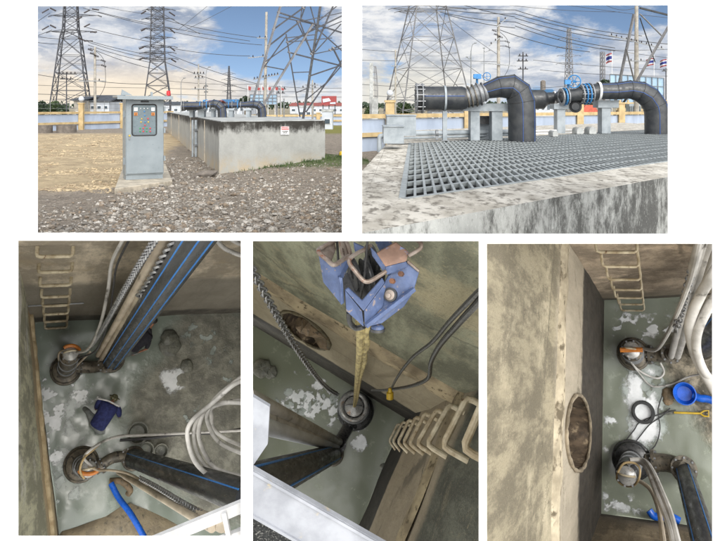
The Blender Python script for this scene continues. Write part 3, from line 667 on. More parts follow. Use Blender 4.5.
# ---------------------------------------------------------------- fences
def fence(label, x0, x1, Y0, Y1, topz, posts, midz, group='station boundary fences', lamps=(), phh=.62, wire=True):
    a, b = GY(x0, Y0), GY(x1, Y1); T = thing('boundary_fence', label, 'fence', a, group)
    def at(px_):
        # point on the fence line seen at column px_
        d = b-a; k = (px_-CX)/FL; t_ = (k*a.y-a.x)/(d.x-k*d.y); return a+d*t_
    d = (b-a).normalized(); nrm = Vector((-d.y, d.x, 0))
    if nrm.y > 0: nrm = -nrm
    m = MB(); m.hexa((a+b)/2+Zv*((topz-GZ)/2-.06), (b-a)/2, nrm*.05, Zv*((topz-GZ)/2-.06)); build('panel', m, m_bw, T, smooth=0)
    for z in (topz, midz):
        m = MB(); m.hexa(((a+b)/2).xy.to_3d()+Zv*z+nrm*.07, (b-a)/2, nrm*.09, Zv*.075); build('rail', m, m_yw, T, smooth=0)
    for p_ in posts:
        c = at(p_)+nrm*.18; m = MB(); m.box(c.x-.16, c.x+.16, c.y-.14, c.y+.14, GZ, topz+phh); m.box(c.x-.2, c.x+.2, c.y-.18, c.y+.18, topz+phh, topz+phh+.08); build('post', m, m_yw, T, smooth=0)
    if wire:
        m = MB()
        for k in range(int((b-a).length/1.6)+1):
            q = a+d*(k*1.6); m.tube([q+Zv*(topz-GZ), q+Zv*(topz-GZ+.85)], .018, 5)
        for z in (.3, .6, .85): m.tube([a+Zv*(topz-GZ+z), b+Zv*(topz-GZ+z)], .010, 4)
        build('wire_rail', m, m_steel, T)
    for p_ in lamps:
        c = at(p_)+nrm*.18; L = thing('globe_lamp', 'round white globe lamp on the fence post %s' % ('by the concrete rings' if x0 < 200 else 'near the slab column'), 'lamp', c.xy.to_3d()+Zv*(topz+phh+.08))
        m = MB(); m.tube([c.xy.to_3d()+Zv*(topz+phh+.08), c.xy.to_3d()+Zv*(topz+phh+.18)], .05, 8); build('stem', m, m_steel, L)
        m = MB(); m.sphere(c.xy.to_3d()+Zv*(topz+phh+.34), .19 if x0 < 200 else .12, seg=18); build('globe', m, m_wallw, L)
    return at
fence('white panelled fence with cream posts behind the sand at the left', 30, 172, 45.5, 58, -.40, [79.5, 121], -1.12, lamps=[79.5])
fence('low white fence panels behind the concrete tank at the right of the upper left picture', 172, 350, 58.5, 62, -.75, [262, 318], -1.2, wire=False, phh=.2)
fence('white fence with cream rails crossing behind the black pipes', 356, 690, 24.9, 44, -.33, [386.5, 464.5, 576.5, 618], -1.0, lamps=[386.5], phh=.5, wire=False)
for x0, x1, lab in ((34, 52, 'weathered concrete culvert ring at the left edge below the white fence'), (57, 76, 'weathered concrete culvert ring beside the cream fence post')):
    m = MB(); c = (GY(x0, 43.5)+GY(x1, 43.5))/2; R = (x1-x0)/2*43.5/FL
    m.lathe(c, Zv, [(0, R), (.47, R), (.47, R*.86), (.02, R*.86), (0, R)], 32); tag(build('culvert_ring', m, m_ring), lab, 'concrete ring', 'concrete culvert rings by the fence')

# ---------------------------------------------------------------- buildings and far things
def hut(label, x0, x1, top, Y, depth, wallm, roofm, nwin=3, rh=.5, wrows=((.3,.6),), cat='building', zb=GZ, over=.25, name='building'):
    a, b = GY(x0, Y, zb), GY(x1, Y, zb); zt = P(0, top, Y).z; T = thing(name, label, cat, (a+b)/2)
    m = MB(); m.box(a.x, b.x, Y, Y+depth, zb, zt-rh); build('wall', m, wallm, T, smooth=0)
    m = MB(); m.prism([(a.x-over, Y-over, zt-rh), (b.x+over, Y-over, zt-rh), (b.x+over, Y+depth/2, zt), (a.x-over, Y+depth/2, zt)], (0,0,.12))
    m.prism([(a.x-over, Y+depth/2+.01, zt), (b.x+over, Y+depth/2+.01, zt), (b.x+over, Y+depth+over, zt-rh), (a.x-over, Y+depth+over, zt-rh)], (0,0,.12)); build('roof', m, roofm, T, smooth=0)
    H = zt-rh-zb; W = (b.x-a.x)/max(1, nwin)
    for lo, hi in wrows:
        for k in range(nwin):
            m = MB(); c = a.x+W*(k+.5); m.box(c-W*.3, c+W*.3, Y-.04, Y+.02, zb+H*lo, zb+H*hi); wn = build('window', m, m_white, T, smooth=0)
            m = MB(); m.box(c-W*.25, c+W*.25, Y-.06, Y-.045, zb+H*(lo+.02), zb+H*(hi-.02)); build('pane', m, m_glass, T, wn, smooth=0)
    return T
hut('two storey white house with a dark roof behind the fence and the utility pole', 83, 109, 95.5, 78, 9, m_wallw, m_roofd, 4, .7, ((.12,.3),(.62,.8)))
T = hut('low grey shed with a dark canopy beside the two storey house', 74, 83, 97, 76, 6, m_polec, m_roofd, 1, .4, ((.2,.5),))
hut('long shed with a teal and red roof behind the first pipe bend', 217, 250, 99.5, 150, 14, m_wallw, m_roofb, 6, .8)
hut('distant shed with a red roof left of the teal roofed shed', 204, 216, 100.5, 140, 12, m_wallw, m_roofr, 3, .8)
hut('far low warehouse with a red roof behind the near pylon', 290, 352, 103, 170, 14, m_wallw, m_roofr, 9, .7)
hut('far low warehouse left of the transformer pole', 160, 198, 102, 160, 14, m_wallw, m_roofd, 6, .7)
hut('small white kiosk at the right edge of the station yard', 322, 332.5, 110.5, 50, 1.6, m_wallw, m_concg, 1, .08, ((.3,.6),), 'kiosk', over=.05)
hut('white site cabin standing behind the dark leg of the pylon', 298, 312, 106.5, 75, 3, m_wallw, m_concg, 2, .1, ((.4,.7),), 'cabin', over=.05)
hut('long low building with a teal roof behind the second pipe', 524, 562, 89, 120, 14, m_wallw, m_roofb, 7, 1.2)
hut('white van sized shed seen under the flanged pipe', 432, 466, 108, 70, 5, m_wallw, m_roofd, 4, .3)
T = thing('water_tank', 'small round rooftop tank beyond the first pipe bend', 'tank', P(543, 88, 122)); m = MB(); m.lathe(P(543, 90, 122), Zv, [(0,.45),(1.5,.45),(1.7,.2),(1.72,0)], 16); build('tank', m, m_ring, T)
def screen(label, x0, x1, y0, y1, Y, slope=0, n=6, name='panel_screen'):
    T = thing(name, label, 'screen', GY((x0+x1)/2, Y)); m = MB(); m.prism([P(x0, y0, Y), P(x1, y0+slope, Y), P(x1, y1, Y), P(x0, y1, Y)], (0,.15,0)); build('panel', m, m_bluep, T, smooth=0)
    m = MB()
    for k in range(n+1): q = x0+(x1-x0)*k/n; m.bar(P(q, y0+slope*k/n, Y-.08), P(q, y1, Y-.08), .6*Y/FL)
    for k in (0, .33, .66, 1): m.bar(P(x0, y0+(y1-y0)*k, Y-.1), P(x1, y0+slope+(y1-y0-slope)*k, Y-.1), .5*Y/FL)
    build('frame', m, m_latl, T, smooth=0)
    for q in (x0+1, (x0+x1)/2, x1-1):
        m = MB(); m.bar(P(q, y1, Y), GY(q, Y), .8*Y/FL); build('post', m, m_latl, T, smooth=0)
screen('large pale blue gridded screen behind the second pipe bend', 250, 277, 94.5, 104.5, 75)
screen('large pale blue gridded wall behind the flags and struts', 610, 664, 74, 104, 70, 4, 9)
T = thing('billboard', 'red billboard on posts at the right edge of the upper left picture', 'billboard', GY(329, 90)); m = MB(); m.prism([P(321.5,96,90),P(336.5,96,90),P(336.5,104.8,90),P(321.5,104.8,90)], (0,.3,0)); build('panel', m, m_redb, T, smooth=0)
m = MB(); m.prism([P(322.5,99,89.95),P(329,98,89.95),P(331,101,89.95),P(323,102.5,89.95)], (0,.03,0)); m.prism([P(330,102.5,89.95),P(335.6,102,89.95),P(335.6,104,89.95),P(330,104,89.95)], (0,.03,0)); build('printed_shape', m, m_wallw, T, smooth=0)
for q in (323, 329, 335):
    m = MB(); m.bar(P(q, 104.8, 90.2), GY(q, 90.2), .12); build('post', m, m_lat, T, smooth=0)
def thaiflag(x, y, Y, w_, h_, lab, top=None):
    T = thing('flag', lab, 'flag', GY(x, Y), 'thai flags on poles'); m = MB(); m.tube([GY(x, Y), P(x, y-3, Y)], .25*Y/FL, 6); build('flagpole', m, m_white, T)
    col = [m_redb, m_wallw, m_flagb, m_flagb, m_wallw, m_redb]
    for k in range(6):
        m = MB(); m.grid(lambda u, v, k=k: P(x-u*w_, y+(k+v)/6*h_+u*u*2, Y+.25*math.sin(u*7+x)), 10, 1); o = build('stripe', m, col[k], T)
        s_ = o.modifiers.new('thickness', 'SOLIDIFY'); s_.thickness = .02
thaiflag(612, 53, 95, 6, 9, 'hanging flag with red white and blue stripes beside the antenna mast')
thaiflag(654, 58, 90, 8, 7, 'striped flag at the left of the pair behind the inclined strut')
thaiflag(667, 59, 90, 7, 7, 'striped flag at the far right edge of the second picture')
for i, x in enumerate((248, 257, 262, 268, 275, 281)):
    T = thing('banner', 'small red banner on a thin pole above the pale blue screen', 'banner', GY(x, 88), 'red banners above the screen'); m = MB(); m.tube([GY(x, 88), P(x, 85, 88)], .04, 5); build('banner_pole', m, m_white, T)
    m = MB(); m.prism([P(x, 86+i % 2, 88), P(x+3.2, 87+i % 3, 88), P(x+2.6, 90.5, 88), P(x, 90, 88)], (0,.04,0)); build('cloth', m, m_redb, T, smooth=0)
tree(41, 108, 8, 7, 70, 'dark round tree at the far left behind the white fence', n=1200)
tree(55, 107, 7, 6, 74, 'broad bush right of the dark round tree behind the fence', m_leaf, 1000)
tree(63, 110, 6, 4.5, 72, 'low dark bush at the foot of the dark pylon', n=800)
tree(245, 100.5, 5.5, 4.5, 110, 'round dark tree in front of the pale blue screen', n=800)
tree(604, 83.5, 6, 4, 90, 'dark tree above the blue handwheel valve', n=800)
tree(371, 112, 7, 7, 60, 'tree behind the slab column at the left edge of the second picture', m_leaf, 900)
tree(404, 109, 9, 6, 62, 'shrubs behind the foot of the big light pylon', m_leaf, 900)
m = MB()
for k in range(900):
    x = random.uniform(0, 720); Y = random.uniform(230, 300); leafball(m, P(x, 105+random.uniform(-1, 1.5), Y), 1.8, 1.1, 7, .5)
tag(build('foliage', m, m_leaf2, smooth=0), 'thin dark line of far trees along the horizon', 'trees', kind='stuff')
# yard clutter
m = MB(); c = GY(311.5, 49); m.lathe(c, Zv, [(0,.2),(.42,.27),(.44,.27),(.44,.22),(.1,.18)], 16); tag(build('yellow_bin', m, m_yel), 'round yellow bin beside the small white kiosk', 'bin')
m = MB(); c = G(341.5, 157); m.lathe(c+Zv*.0, Zv, [(0,.09),(.16,.07),(.18,.04),(.19,0)], 12); tag(build('ground_marker', m, m_yel), 'small yellow marker on the ground at the right edge of the upper left picture', 'marker')
for i, x in enumerate((236, 243, 277, 284)):
    T = thing('bollard', 'thin grey post in the yard behind the twin pipe bends', 'post', GY(x, 47), 'thin grey yard posts'); m = MB(); m.tube([GY(x,47), P(x, 99, 47)], .035, 8); m.sphere(P(x, 99, 47), .05, seg=8, rings=6); build('post', m, m_steel, T)
T = thing('parasol', 'folded red canopy seen under the blue flange', 'canopy', GY(590, 47)); m = MB(); m.prism([P(581,112,47),P(586,105,47),P(594,105,47),P(599,112,47)], (0,1.2,0)); build('canopy', m, mat('orange_red_cloth', (.6,.12,.07)), T, smooth=0)
for q in (583, 597):
    m = MB(); m.tube([P(q,112,47.5), GY(q,47.5)], .03, 6); build('pole', m, m_steel, T)
T = thing('pipe_rack', 'cream steel rack of pipes behind the second pipe bend', 'rack', GY(640, 50))
for q in (620, 628, 640, 652, 666):
    m = MB(); m.bar(P(q, 100, 50), GY(q, 50), .12); build('post', m, m_yw, T, smooth=0)
for r_ in (103, 110): m = MB(); m.bar(P(616, r_, 50), P(680, r_, 50), .1); build('beam', m, m_yw, T, smooth=0)
T = thing('transformer', 'small grey transformer box between the cream rack posts', 'transformer', GY(634, 48)); m = MB(); c = GY(634, 48); m.box(c.x-.4, c.x+.4, 47.8, 48.4, GZ+.5, P(0,104,48).z); build('tank', m, m_supp, T, smooth=0)
for k in range(7): m = MB(); m.box(c.x-.36+k*.11, c.x-.32+k*.11, 47.65, 47.795, GZ+.6, P(0,106,48).z); build('cooling_fin', m, m_supp, T, smooth=0)

# power lines
def cable(a, b, Y0, Y1, sag, r=.3, lab='', grp='overhead power lines'):
    pts = [P(a[0]+(b[0]-a[0])*t_, a[1]+(b[1]-a[1])*t_+sag*4*t_*(1-t_), Y0+(Y1-Y0)*t_) for t_ in [i/14 for i in range(15)]]
    m = MB(); m.tube(pts, r*(Y0+Y1)/2/FL, 5); tag(build('power_cable', m, m_cable), lab, 'power line', grp)
for i, (a, b, s_) in enumerate([((83,8),(158,27),1),((98,12),(250,41),2),((85,27),(158,43),1),((86,40),(158,56),1.5),((88,42),(158,60),1.5),((88,45),(158,64),1.5),((90,48),(158,70),2),
    ((34,24),(50,13),0),((34,37),(52,30),0),((34,36),(70,39),1),((34,42),(72,44),1),((34,74),(95,81),1),((96,81),(150,84),1),((34,94),(150,97),0),
    ((165,20),(262,38),2),((165,30),(262,45),2),((165,47),(250,56),2),((168,54),(258,84),2),((165,62),(250,90),2),((150,6),(200,34),1),((186,30),(236,4),0),((178,30),(210,4),0),((160,88),(350,92),1),((165,94),(350,97),1),((160,80),(262,84),2),((268,86),(350,88),1),((34,85),(150,88),.5),((90,4),(162,16),1)]):
    cable(a, b, 75+i, 78+i, s_, .28 if i < 20 else .2, 'dark overhead cable crossing the sky of the upper left picture')
for i, (a, b, s_) in enumerate([((440,12),(515,22),2),((440,9),(515,14),1.5),((436,6),(515,10),1),((460,4),(515,17),1),((445,14),(515,28),2),((515,10),(642,36),4),((515,14),(690,46),5),((515,18),(640,42),4),((515,22),(615,48),3),((515,26),(615,51),3),((500,30),(590,52),3),
    ((354,49),(398,52),0),((354,60),(398,61),0),((354,84),(420,88),0),((354,95),(417,98),0),((440,60),(500,62),0),((533,60),(690,70),2),((540,70),(690,76),2),((533,88),(580,84),1),((600,48),(690,60),1),((604,4),(640,6),5),((610,50),(690,48),1),((450,20),(500,56),1),((460,60),(520,100),1),((500,4),(620,12),2),((560,4),(690,20),1)]):
    cable(a, b, 50+i, 52+i, s_, .36 if i < 11 else .22, 'black overhead cable crossing the sky of the upper right picture')

# ================================================================ control cabinet
cb = G(125.6, 180, -1.49); yaw = math.radians(26)
MC = Matrix.Translation(cb) @ Matrix.Rotation(yaw, 4, 'Z')
def lx(px_, py_):        # column/row on the front face -> local x, z
    a = Vector((math.cos(yaw), math.sin(yaw), 0)); k = (px_-CX)/FL; t_ = (k*cb.y-cb.x)/(a.x-k*a.y); q = cb+a*t_
    return t_, -(py_-CY)/FL*q.y-cb.z
Wc = lx(163.6, 140)[0]; Hc = lx(140, 99.5)[1]; Dc = .45
T = thing('control_cabinet', 'grey steel electrical control cabinet with a windowed door and flat canopy roof', 'electrical cabinet', MC)
m = MB(MC); m.box(0, Wc, 0, Dc, .10, Hc); build('body', m, m_cab, T, smooth=0)
m = MB(MC); m.box(.01, Wc-.01, .02, Dc-.02, 0, .098); build('plinth', m, m_cab, T, smooth=0)
m = MB(MC)
x0, z0 = lx(131.8, 135.5); x1, z1 = lx(156.2, 104.5); dz0 = .125; dz1 = Hc-.02
for A in ((.015, x0, dz0, dz1), (x1, Wc-.015, dz0, dz1), (x0, x1, dz0, z0), (x0, x1, z1, dz1)): m.box(A[0], A[1], -.024, -.001, A[2], A[3])
door = build('door', m, m_cab, T, smooth=0)
m = MB(MC)
def rrect(xa, xb, za, zb, r, y, n=6):
    pts = []
    for cx_, cz_, s_ in ((xb-r, zb-r, 0), (xa+r, zb-r, 1), (xa+r, za+r, 2), (xb-r, za+r, 3)):
        for k in range(n+1): an = math.pi/2*(s_+k/n); pts.append((cx_+math.cos(an)*r, y, cz_+math.sin(an)*r))
    return pts
loop = rrect(x0, x1, z0, z1, .05, -.026); m.tube(loop, .014, 6, closed=True); build('gasket', m, m_dark, T, door)
m = MB(MC); m.prism(rrect(x0-.004, x1+.004, z0-.004, z1+.004, .05, -.016), (0,.012,0)); build('instrument_panel', m, m_cab2, T, door, smooth=0)
def knob(px_, py_, r, mm, nm='push_button', sq=False):
    x, z = lx(px_, py_); m = MB(MC)
    if sq: m.box(x-r, x+r, -.034, -.0165, z-r, z+r)
    else: m.lathe(MC.inverted().to_translation()*0+Vector((x, -.0165, z)), (0,-1,0), [(0,r*1.2),(.006,r*1.2),(.007,r*.9),(.018,r*.85),(.02,0)], 12)
    build(nm, m, mm, T, door)
# lathe works in the cabinet frame through MB.xf
for px_, py_, mm in ((144.2,111.5,m_valveb),(144.6,115.5,m_valveb),(141.6,118.8,m_yel),(147.8,118.6,m_red),(140.9,122,m_yel),(145,122,m_valveb),(148.2,122,m_yel),(144.8,125.3,m_red),(140,128.3,m_green),(143.2,128.3,m_red),(146.6,128.3,m_green),(150,128.3,m_red),(140,131.3,m_green),(143.2,131.3,m_red),(146.6,131.3,m_green),(150,131.3,m_red)): knob(px_, py_, .013, mm)
for q in (135.6, 152.8): knob(q, 114, .032, m_orange, 'selector_switch', True); knob(q, 109.2, .036, m_white, 'meter', True)
for q in (140.5, 144, 147.5): knob(q, 108.5, .009, m_white, 'pilot_lamp')
for q in (135.6, 152.8):
    x, z = lx(q, 114); m = MB(MC); m.box(x-.006, x+.006, -.044, -.035, z-.022, z+.022); build('switch_lever', m, m_dark, T, door)
x, z = lx(129.2, 137); m = MB(MC); m.box(x-.014, x+.014, -.05, -.025, z-.05, z+.05); hd = build('handle', m, m_steel, T, door); m = MB(MC); m.lathe((x, -.05, z+.03), (0,-1,0), [(0,.018),(.012,.016),(.013,0)], 12); build('lock', m, m_yel, T, hd)
xa, za = lx(140.5, 102.4); xb, zb = lx(148.6, 100.8); m = MB(MC); m.box(xa, xb, -.03, -.0245, za, zb); build('nameplate', m, m_dark, T, door, smooth=0)
for z in (.42, 1.0, 1.45):
    m = MB(MC); m.box(Wc+.001, Wc+.035, -.02, .05, z-.05, z+.05); build('hinge', m, m_cab, T, smooth=0)
for z in (.38, 1.35):
    m = MB(MC); m.box(-.03, -.001, .1, .2, z-.07, z+.07); build('side_bracket', m, m_cab, T, smooth=0)
m = MB(MC); m.prism([(-.19, -.22, Hc+.045), (Wc+.15, -.22, Hc+.0), (Wc+.15, Dc+.12, Hc+.0), (-.19, Dc+.12, Hc+.045)], (0,0,.038)); m.box(-.19, Wc+.15, -.235, -.2205, Hc+.0, Hc+.07); rf = build('canopy_roof', m, m_cab, T, smooth=0)
m = MB(MC); m.prism([(-.10, -.1, Hc+.085), (.12, -.1, Hc+.085), (-.08, -.1, Hc+.20)], (0,.05,0)); build('roof_lug', m, m_cab, T, rf, smooth=0)
m = MB(MC); m.box(.5, .54, 0, .05, Hc+.05, Hc+.16); build('roof_bracket', m, m_cab, T, rf, smooth=0)
m = MB(MC); m.tube([(Wc+.11, .05, Hc+.03), (Wc+.11, .05, Hc+.09)], .02, 8); m.lathe((Wc+.11, .05, Hc+.09), (0,0,1), [(0,.042),(.085,.042),(.1,.02),(.101,0)], 16); build('beacon', m, m_red, T, rf)
mp = MB(); mp.prism([G(a_, b_, -1.493) for a_, b_ in ((114.5,188.5),(172.5,180.5),(165.5,163.5),(123,166.5))], (0,0,-.15))
T = None
o = build('concrete_pad', mp, m_conc, smooth=0); tag(o, 'pale concrete pad under the grey control cabinet', 'pad'); bv = o.modifiers.new('edge', 'BEVEL'); bv.width = .015; bv.segments = 2

# ================================================================ tank of the upper left picture
H1 = -.358
def warp(p, a=.006): return p+Vector((noise.noise(p*3)*a, noise.noise(p*3+Vector((9,0,0)))*a, noise.noise(p*2.5+Vector((0,7,0)))*a))
mt1 = tank_mat('tank_concrete', 1.24, .75, S(160,161,157), S(44,42,38), 1.3, S(196,168,120), amount=.62)
ca, cbv = (TB-TA), (TC-TA); m = MB()
top = Vector((0,0,H1-GZ))
for o_, u, v_, nu, nv in ((TA-Zv*.3, ca, top+Zv*.3, 40, 16), (TA-Zv*.3, cbv, top+Zv*.3, 120, 14), (TB-Zv*.3, cbv, top+Zv*.3, 40, 6), (TC-Zv*.3, ca, top+Zv*.3, 10, 6), (TA+top, ca, cbv, 24, 80)):
    m.grid(lambda a, b: warp(o_+u*a+v_*b, .012), nu, nv)
T1 = thing('concrete_tank', 'long weathered concrete tank with black mould under its top edge carrying two black pipe bends', 'tank', Matrix.Translation(TA.xy.to_3d()+Zv*(GZ)))
build('tank_wall', m, mt1, T1, smooth=30)
# lighter coping sheet on the deck, 4 mm proud
m = MB(); i_ = (ca.normalized()*.06+cbv.normalized()*.1); m.prism([TA+top+i_, TB+top-ca.normalized()*.06+cbv.normalized()*.1, TB+top+cbv*.97-ca.normalized()*.06, TC+top-cbv*.03+ca.normalized()*.06], (0,0,.02)); build('deck', m, m_concg, T1, smooth=0)
# formwork joints on the long left face
m = MB()
for f in (.12, .3, .55, .8):
    q = TA+cbv*f; m.bar(q+top*.02, q+top*.98, .035, .03)
build('joint_batten', m, m_conc, T1, smooth=0)
T = thing('conduit', 'grey conduit pipe running up the left face of the long tank', 'conduit', TA+cbv*.20); q = TA+cbv*.20-ca.normalized()*.06; m = MB(); m.tube([q, q+top*.95], .045, 10); m.tube([q-ca.normalized()*.11, q-ca.normalized()*.11+top*.95], .03, 8); build('pipe', m, m_supp, T)
for f in (.3, .7): m = MB(); m.hexa(q+top*f, ca.normalized()*.07, cbv.normalized()*.10, Zv*.03); build('clamp', m, m_steel, T, smooth=0)
def onface(px_, py_, off=.02):
    k = (px_-CX)/FL; t_ = (k*TA.y-TA.x)/(ca.x-k*ca.y); q = TA+ca*t_; n_ = Vector((ca.y, -ca.x, 0)).normalized(); q = Vector((q.x, q.y, -(py_-CY)/FL*q.y)); return q+n_*off
def textobj(s, size, origin, xdir, up, mt, name, root, parent=None, ext=.001, bold=True, align='CENTER'):
    cu = bpy.data.curves.new(name, 'FONT'); cu.body = s; cu.size = size; cu.extrude = ext; cu.align_x = align; cu.align_y = 'CENTER'
    if bold: cu.offset = size*.02
    tmp = bpy.data.objects.new(name, cu); COL.objects.link(tmp); bpy.context.view_layer.update()
    me = bpy.data.meshes.new_from_object(tmp.evaluated_get(bpy.context.evaluated_depsgraph_get())); bpy.data.objects.remove(tmp)
    x = xdir.normalized(); u = up.normalized(); z = x.cross(u); M = Matrix((( x.x,u.x,z.x,origin.x),(x.y,u.y,z.y,origin.y),(x.z,u.z,z.z,origin.z),(0,0,0,1)))
    me.transform(root.matrix_world.inverted() @ M); me.materials.append(mt)
    o = bpy.data.objects.new(name, me); COL.objects.link(o); o.parent = parent or root; return o
T = thing('danger_sign', 'small white sign with a red danger heading on the tank face', 'sign', onface(284.5, 134.5)); nf = Vector((ca.y, -ca.x, 0)).normalized()
m = MB(); m.prism([onface(280.3,134.6), onface(288.6,134.6), onface(288.6,126.4), onface(280.3,126.4)], nf*.012); pl = build('plate', m, m_white, T, smooth=0)
m = MB(); m.prism([onface(280.7,129.6,.0335), onface(288.2,129.6,.0335), onface(288.2,126.8,.0335), onface(280.7,126.8,.0335)], nf*.004); build('red_heading', m, m_red, T, pl, smooth=0)
textobj('DANGER', .055, onface(284.45, 128.2, .040), ca, Zv, m_white, 'lettering', T, pl)
textobj('CONFINED\nSPACE', .036, onface(284.45, 132.1, .036), ca, Zv, m_dark, 'lettering', T, pl)

m = MB()
for k in range(1500):
    u = random.uniform(.2, 4.2); off = abs(random.gauss(0, .28))+.03; q = TA+ca.normalized()*u+nf*off; z, kk = gh(q.x, q.y)
    if random.random() > kk*1.1 or noise.noise(Vector((q.x*3, q.y*3, 0))) < -.05: continue
    h_ = random.uniform(.03, .11); a = random.uniform(0, 6.3); d = Vector((math.cos(a), math.sin(a), 0))*.012; l = Vector((random.gauss(0,.03), random.gauss(0,.03), h_)); b_ = Vector((q.x, q.y, z))
    m.add([b_-d, b_+d, b_+l], [(0,1,2)])
tag(build('foliage', m, m_grassm, base=Matrix.Identity(4), smooth=0), 'low green weeds growing along the foot of the long concrete tank', 'weeds', kind='stuff')
# ---------------------------------------------------------------- pipework (both pictures)
def flange(T, parent, c, d, R, th, mm, nb=10, boltm=m_steel, stud=0.0):
    m = MB(); m.lathe(c-Vector(d).normalized()*th/2, d, [(0, R*.7), (0, R), (th, R), (th, R*.7), (0, R*.7)], 32); fl = build('flange', m, mm, T, parent); m = MB()
    dn, a, b = basis(Vector(d))
    for k in range(nb):
        an = 2*math.pi*(k+.5)/nb; q = c+(a*math.cos(an)+b*math.sin(an))*R*.88; m.cyl(q-dn*(th*.9+stud), q+dn*(th*.9), R*.05, 6)
    build('bolts', m, boltm, T, fl)
    return fl
def pipe_line(label, Y, path, radii, flange_end=None, straps=(), valve=None, base_row=None, group=None, stripes=True, seams=(), sc=1):
    """path in pixels at depth Y"""
    T = thing('water_pipe', label, 'pipe', P(path[-1][0], base_row or path[-1][1], Y), group)
    k = Y/FL; pts = [P(x, y, Y) for x, y in path]; m = MB(); m.tube(pts, [r*k for r in radii], 28); pb = build('pipe_run', m, m_pipe, T, smooth=22)
    if stripes:
        for off, side in ((0, 0), (.5, 1)):
            m = MB(); q = []
            for i, p in enumerate(pts):
                d = (pts[min(i+1, len(pts)-1)]-pts[max(i-1, 0)]).normalized(); a = d.cross(Yv).normalized()
                an = math.radians(8 if side == 0 else -52); q.append(p+(-Yv*math.cos(an)-a*math.sin(an))*radii[i]*k*1.003)
            m.tube(q, (.34 if sc == 1 else .16)*k, 6); build('blue_stripe', m, m_stripe, T, pb)
    for i in seams:
        d = (pts[i+1]-pts[i-1]).normalized(); m = MB(); m.torus(pts[i], d, radii[i]*k*1.0, .36*k, 28, 6); build('weld_seam', m, m_dark, T, pb)
    return T, pb, k
g = 'black water pipes on the tank'
# upper right picture, first pipe
Y = 17.2
T, pb, k = pipe_line('thick black pipe with a mitred bend nearest the viewer in the upper right picture', Y, [(484,91.5),(499,87),(511,86.5),(518,92),(521.5,102),(522,118),(522,142)], [7.6,10.6,12.6,13.4,13.6,13.6,13.6], base_row=140, group=g, seams=(1,2,3,4))
Tp = T
T, pb, k = pipe_line('black header pipe with a studded flange end at the left of the upper right picture', Y, [(423,98.3),(462,98.3),(466,98)], [12,12,10.5], group=g, stripes=False)
m = MB(); m.tube([P(423,96.2,Y)-Yv*12*k, P(463,96.2,Y)-Yv*12*k], .4*k, 6); build('blue_stripe', m, m_stripe, T, pb)
for x in (416.3, 422.2): flange(T, pb, P(x, 98.3, Y), Xv, 15.2*k, 1.1*k, m_steel, 14)
m = MB(); m.cyl(P(416.3,98.3,Y), P(423,98.3,Y), 12.6*k, 28); build('flange_adaptor', m, m_dark, T, pb)
m = MB()
for a_ in range(14):
    an = 2*math.pi*(a_+.5)/14; q = P(415, 98.3, Y)+Vector((0, math.cos(an), math.sin(an)))*13.8*k; m.cyl(q, q+Xv*9.5*k, .55*k, 8)
build('stud_bolts', m, m_chain, T, pb)
m = MB(); m.lathe(P(443.6,98.3,Y), Xv, [(0,12.05*k),(0,12.8*k),(2*k,12.8*k),(2*k,12.05*k)], 32); build('strap', m, m_supp, T, pb)
T = thing('pipe_post', 'grey steel post carrying the strapped header pipe', 'support', P(444.6, 138, Y)); m = MB(); m.box(P(442.6,0,Y).x, P(446.8,0,Y).x, Y-.06, Y+.06, -.83, P(0,110.8,Y).z); build('post', m, m_supp, T, smooth=0)
m = MB(); m.box(P(440.6,0,Y).x, P(448.8,0,Y).x, Y-.1, Y+.1, -.83, -.81); build('base_plate', m, m_steel, T, smooth=0)
T = thing('gate_valve', 'grey flanged valve with a small blue gearbox between header pipe and first bend', 'valve', P(475, 104, Y))
m = MB(); m.tube([P(465,97.5,Y),P(470,96.5,Y),P(474,95,Y),P(478,94,Y),P(482,93,Y),P(486,91.5,Y)], [9*k,8.5*k,9*k,10*k,9*k,8*k], 24); bd = build('valve_body', m, m_steel, T)
for x, y, r in ((466.5,97.5,10.5),(470.2,96.8,11),(474.5,95.3,11.6),(479,94,11.8),(483.5,92,10)): flange(T, bd, P(x, y, Y), Vector((1,0,.28)), r*k, .9*k, m_latl if int(x) % 2 else m_pump, 10)
m = MB(); m.tube([P(477,84,Y),P(477,79,Y)], 1.2*k, 10); build('stem', m, m_valveb, T, bd)
m = MB(); q = P(477.2, 76.5, Y-.1); m.hexa(q, Xv*3.6*k, Yv*3*k, Zv*2.4*k); m.cyl(q+Vector((-3*k,-3*k,0)), q+Vector((-3*k,-4.4*k,0)), 1.8*k, 12); build('gearbox', m, m_valveb, T, bd, smooth=0)
m = MB(); m.torus(P(486.8,76.5,Y-.1), Vector((.5,1,0)), 3.9*k, .4*k, 24, 6); m.bar(P(483,76.5,Y-.1), P(490.6,76.5,Y-.1), .5*k); m.bar(P(486.8,72.7,Y-.1), P(486.8,80.3,Y-.1), .5*k); build('handwheel', m, m_valveb, T, bd)
def support(label, xs, top, thick, legs, bot, Y, group='grey painted pipe supports', zdeck=-.83, dp=.25):
    T = thing('pipe_support', label, 'support', Vector((P((xs[0]+xs[1])/2,0,Y).x, Y, zdeck)), group)
    m = MB(); m.box(P(xs[0],0,Y).x, P(xs[1],0,Y).x, Y-dp, Y+dp, P(0,top+thick,Y).z, P(0,top,Y).z); build('saddle_beam', m, m_supp, T, smooth=0)
    for a, b in legs: m = MB(); m.box(P(a,0,Y).x, P(b,0,Y).x, Y-dp*.8, Y+dp*.8, zdeck, P(0,top+thick,Y).z-.001); build('leg', m, m_supp, T, smooth=0)
support('wide grey support with two legs under the first valve', (461.5,518), 103.5, 7.5, ((469.5,478.5),(490.5,501)), 0, 17.6)
support('small grey support under the blue flanged joint', (552,569), 103.8, 5.2, ((555.5,563.5),), 0, 22.2)
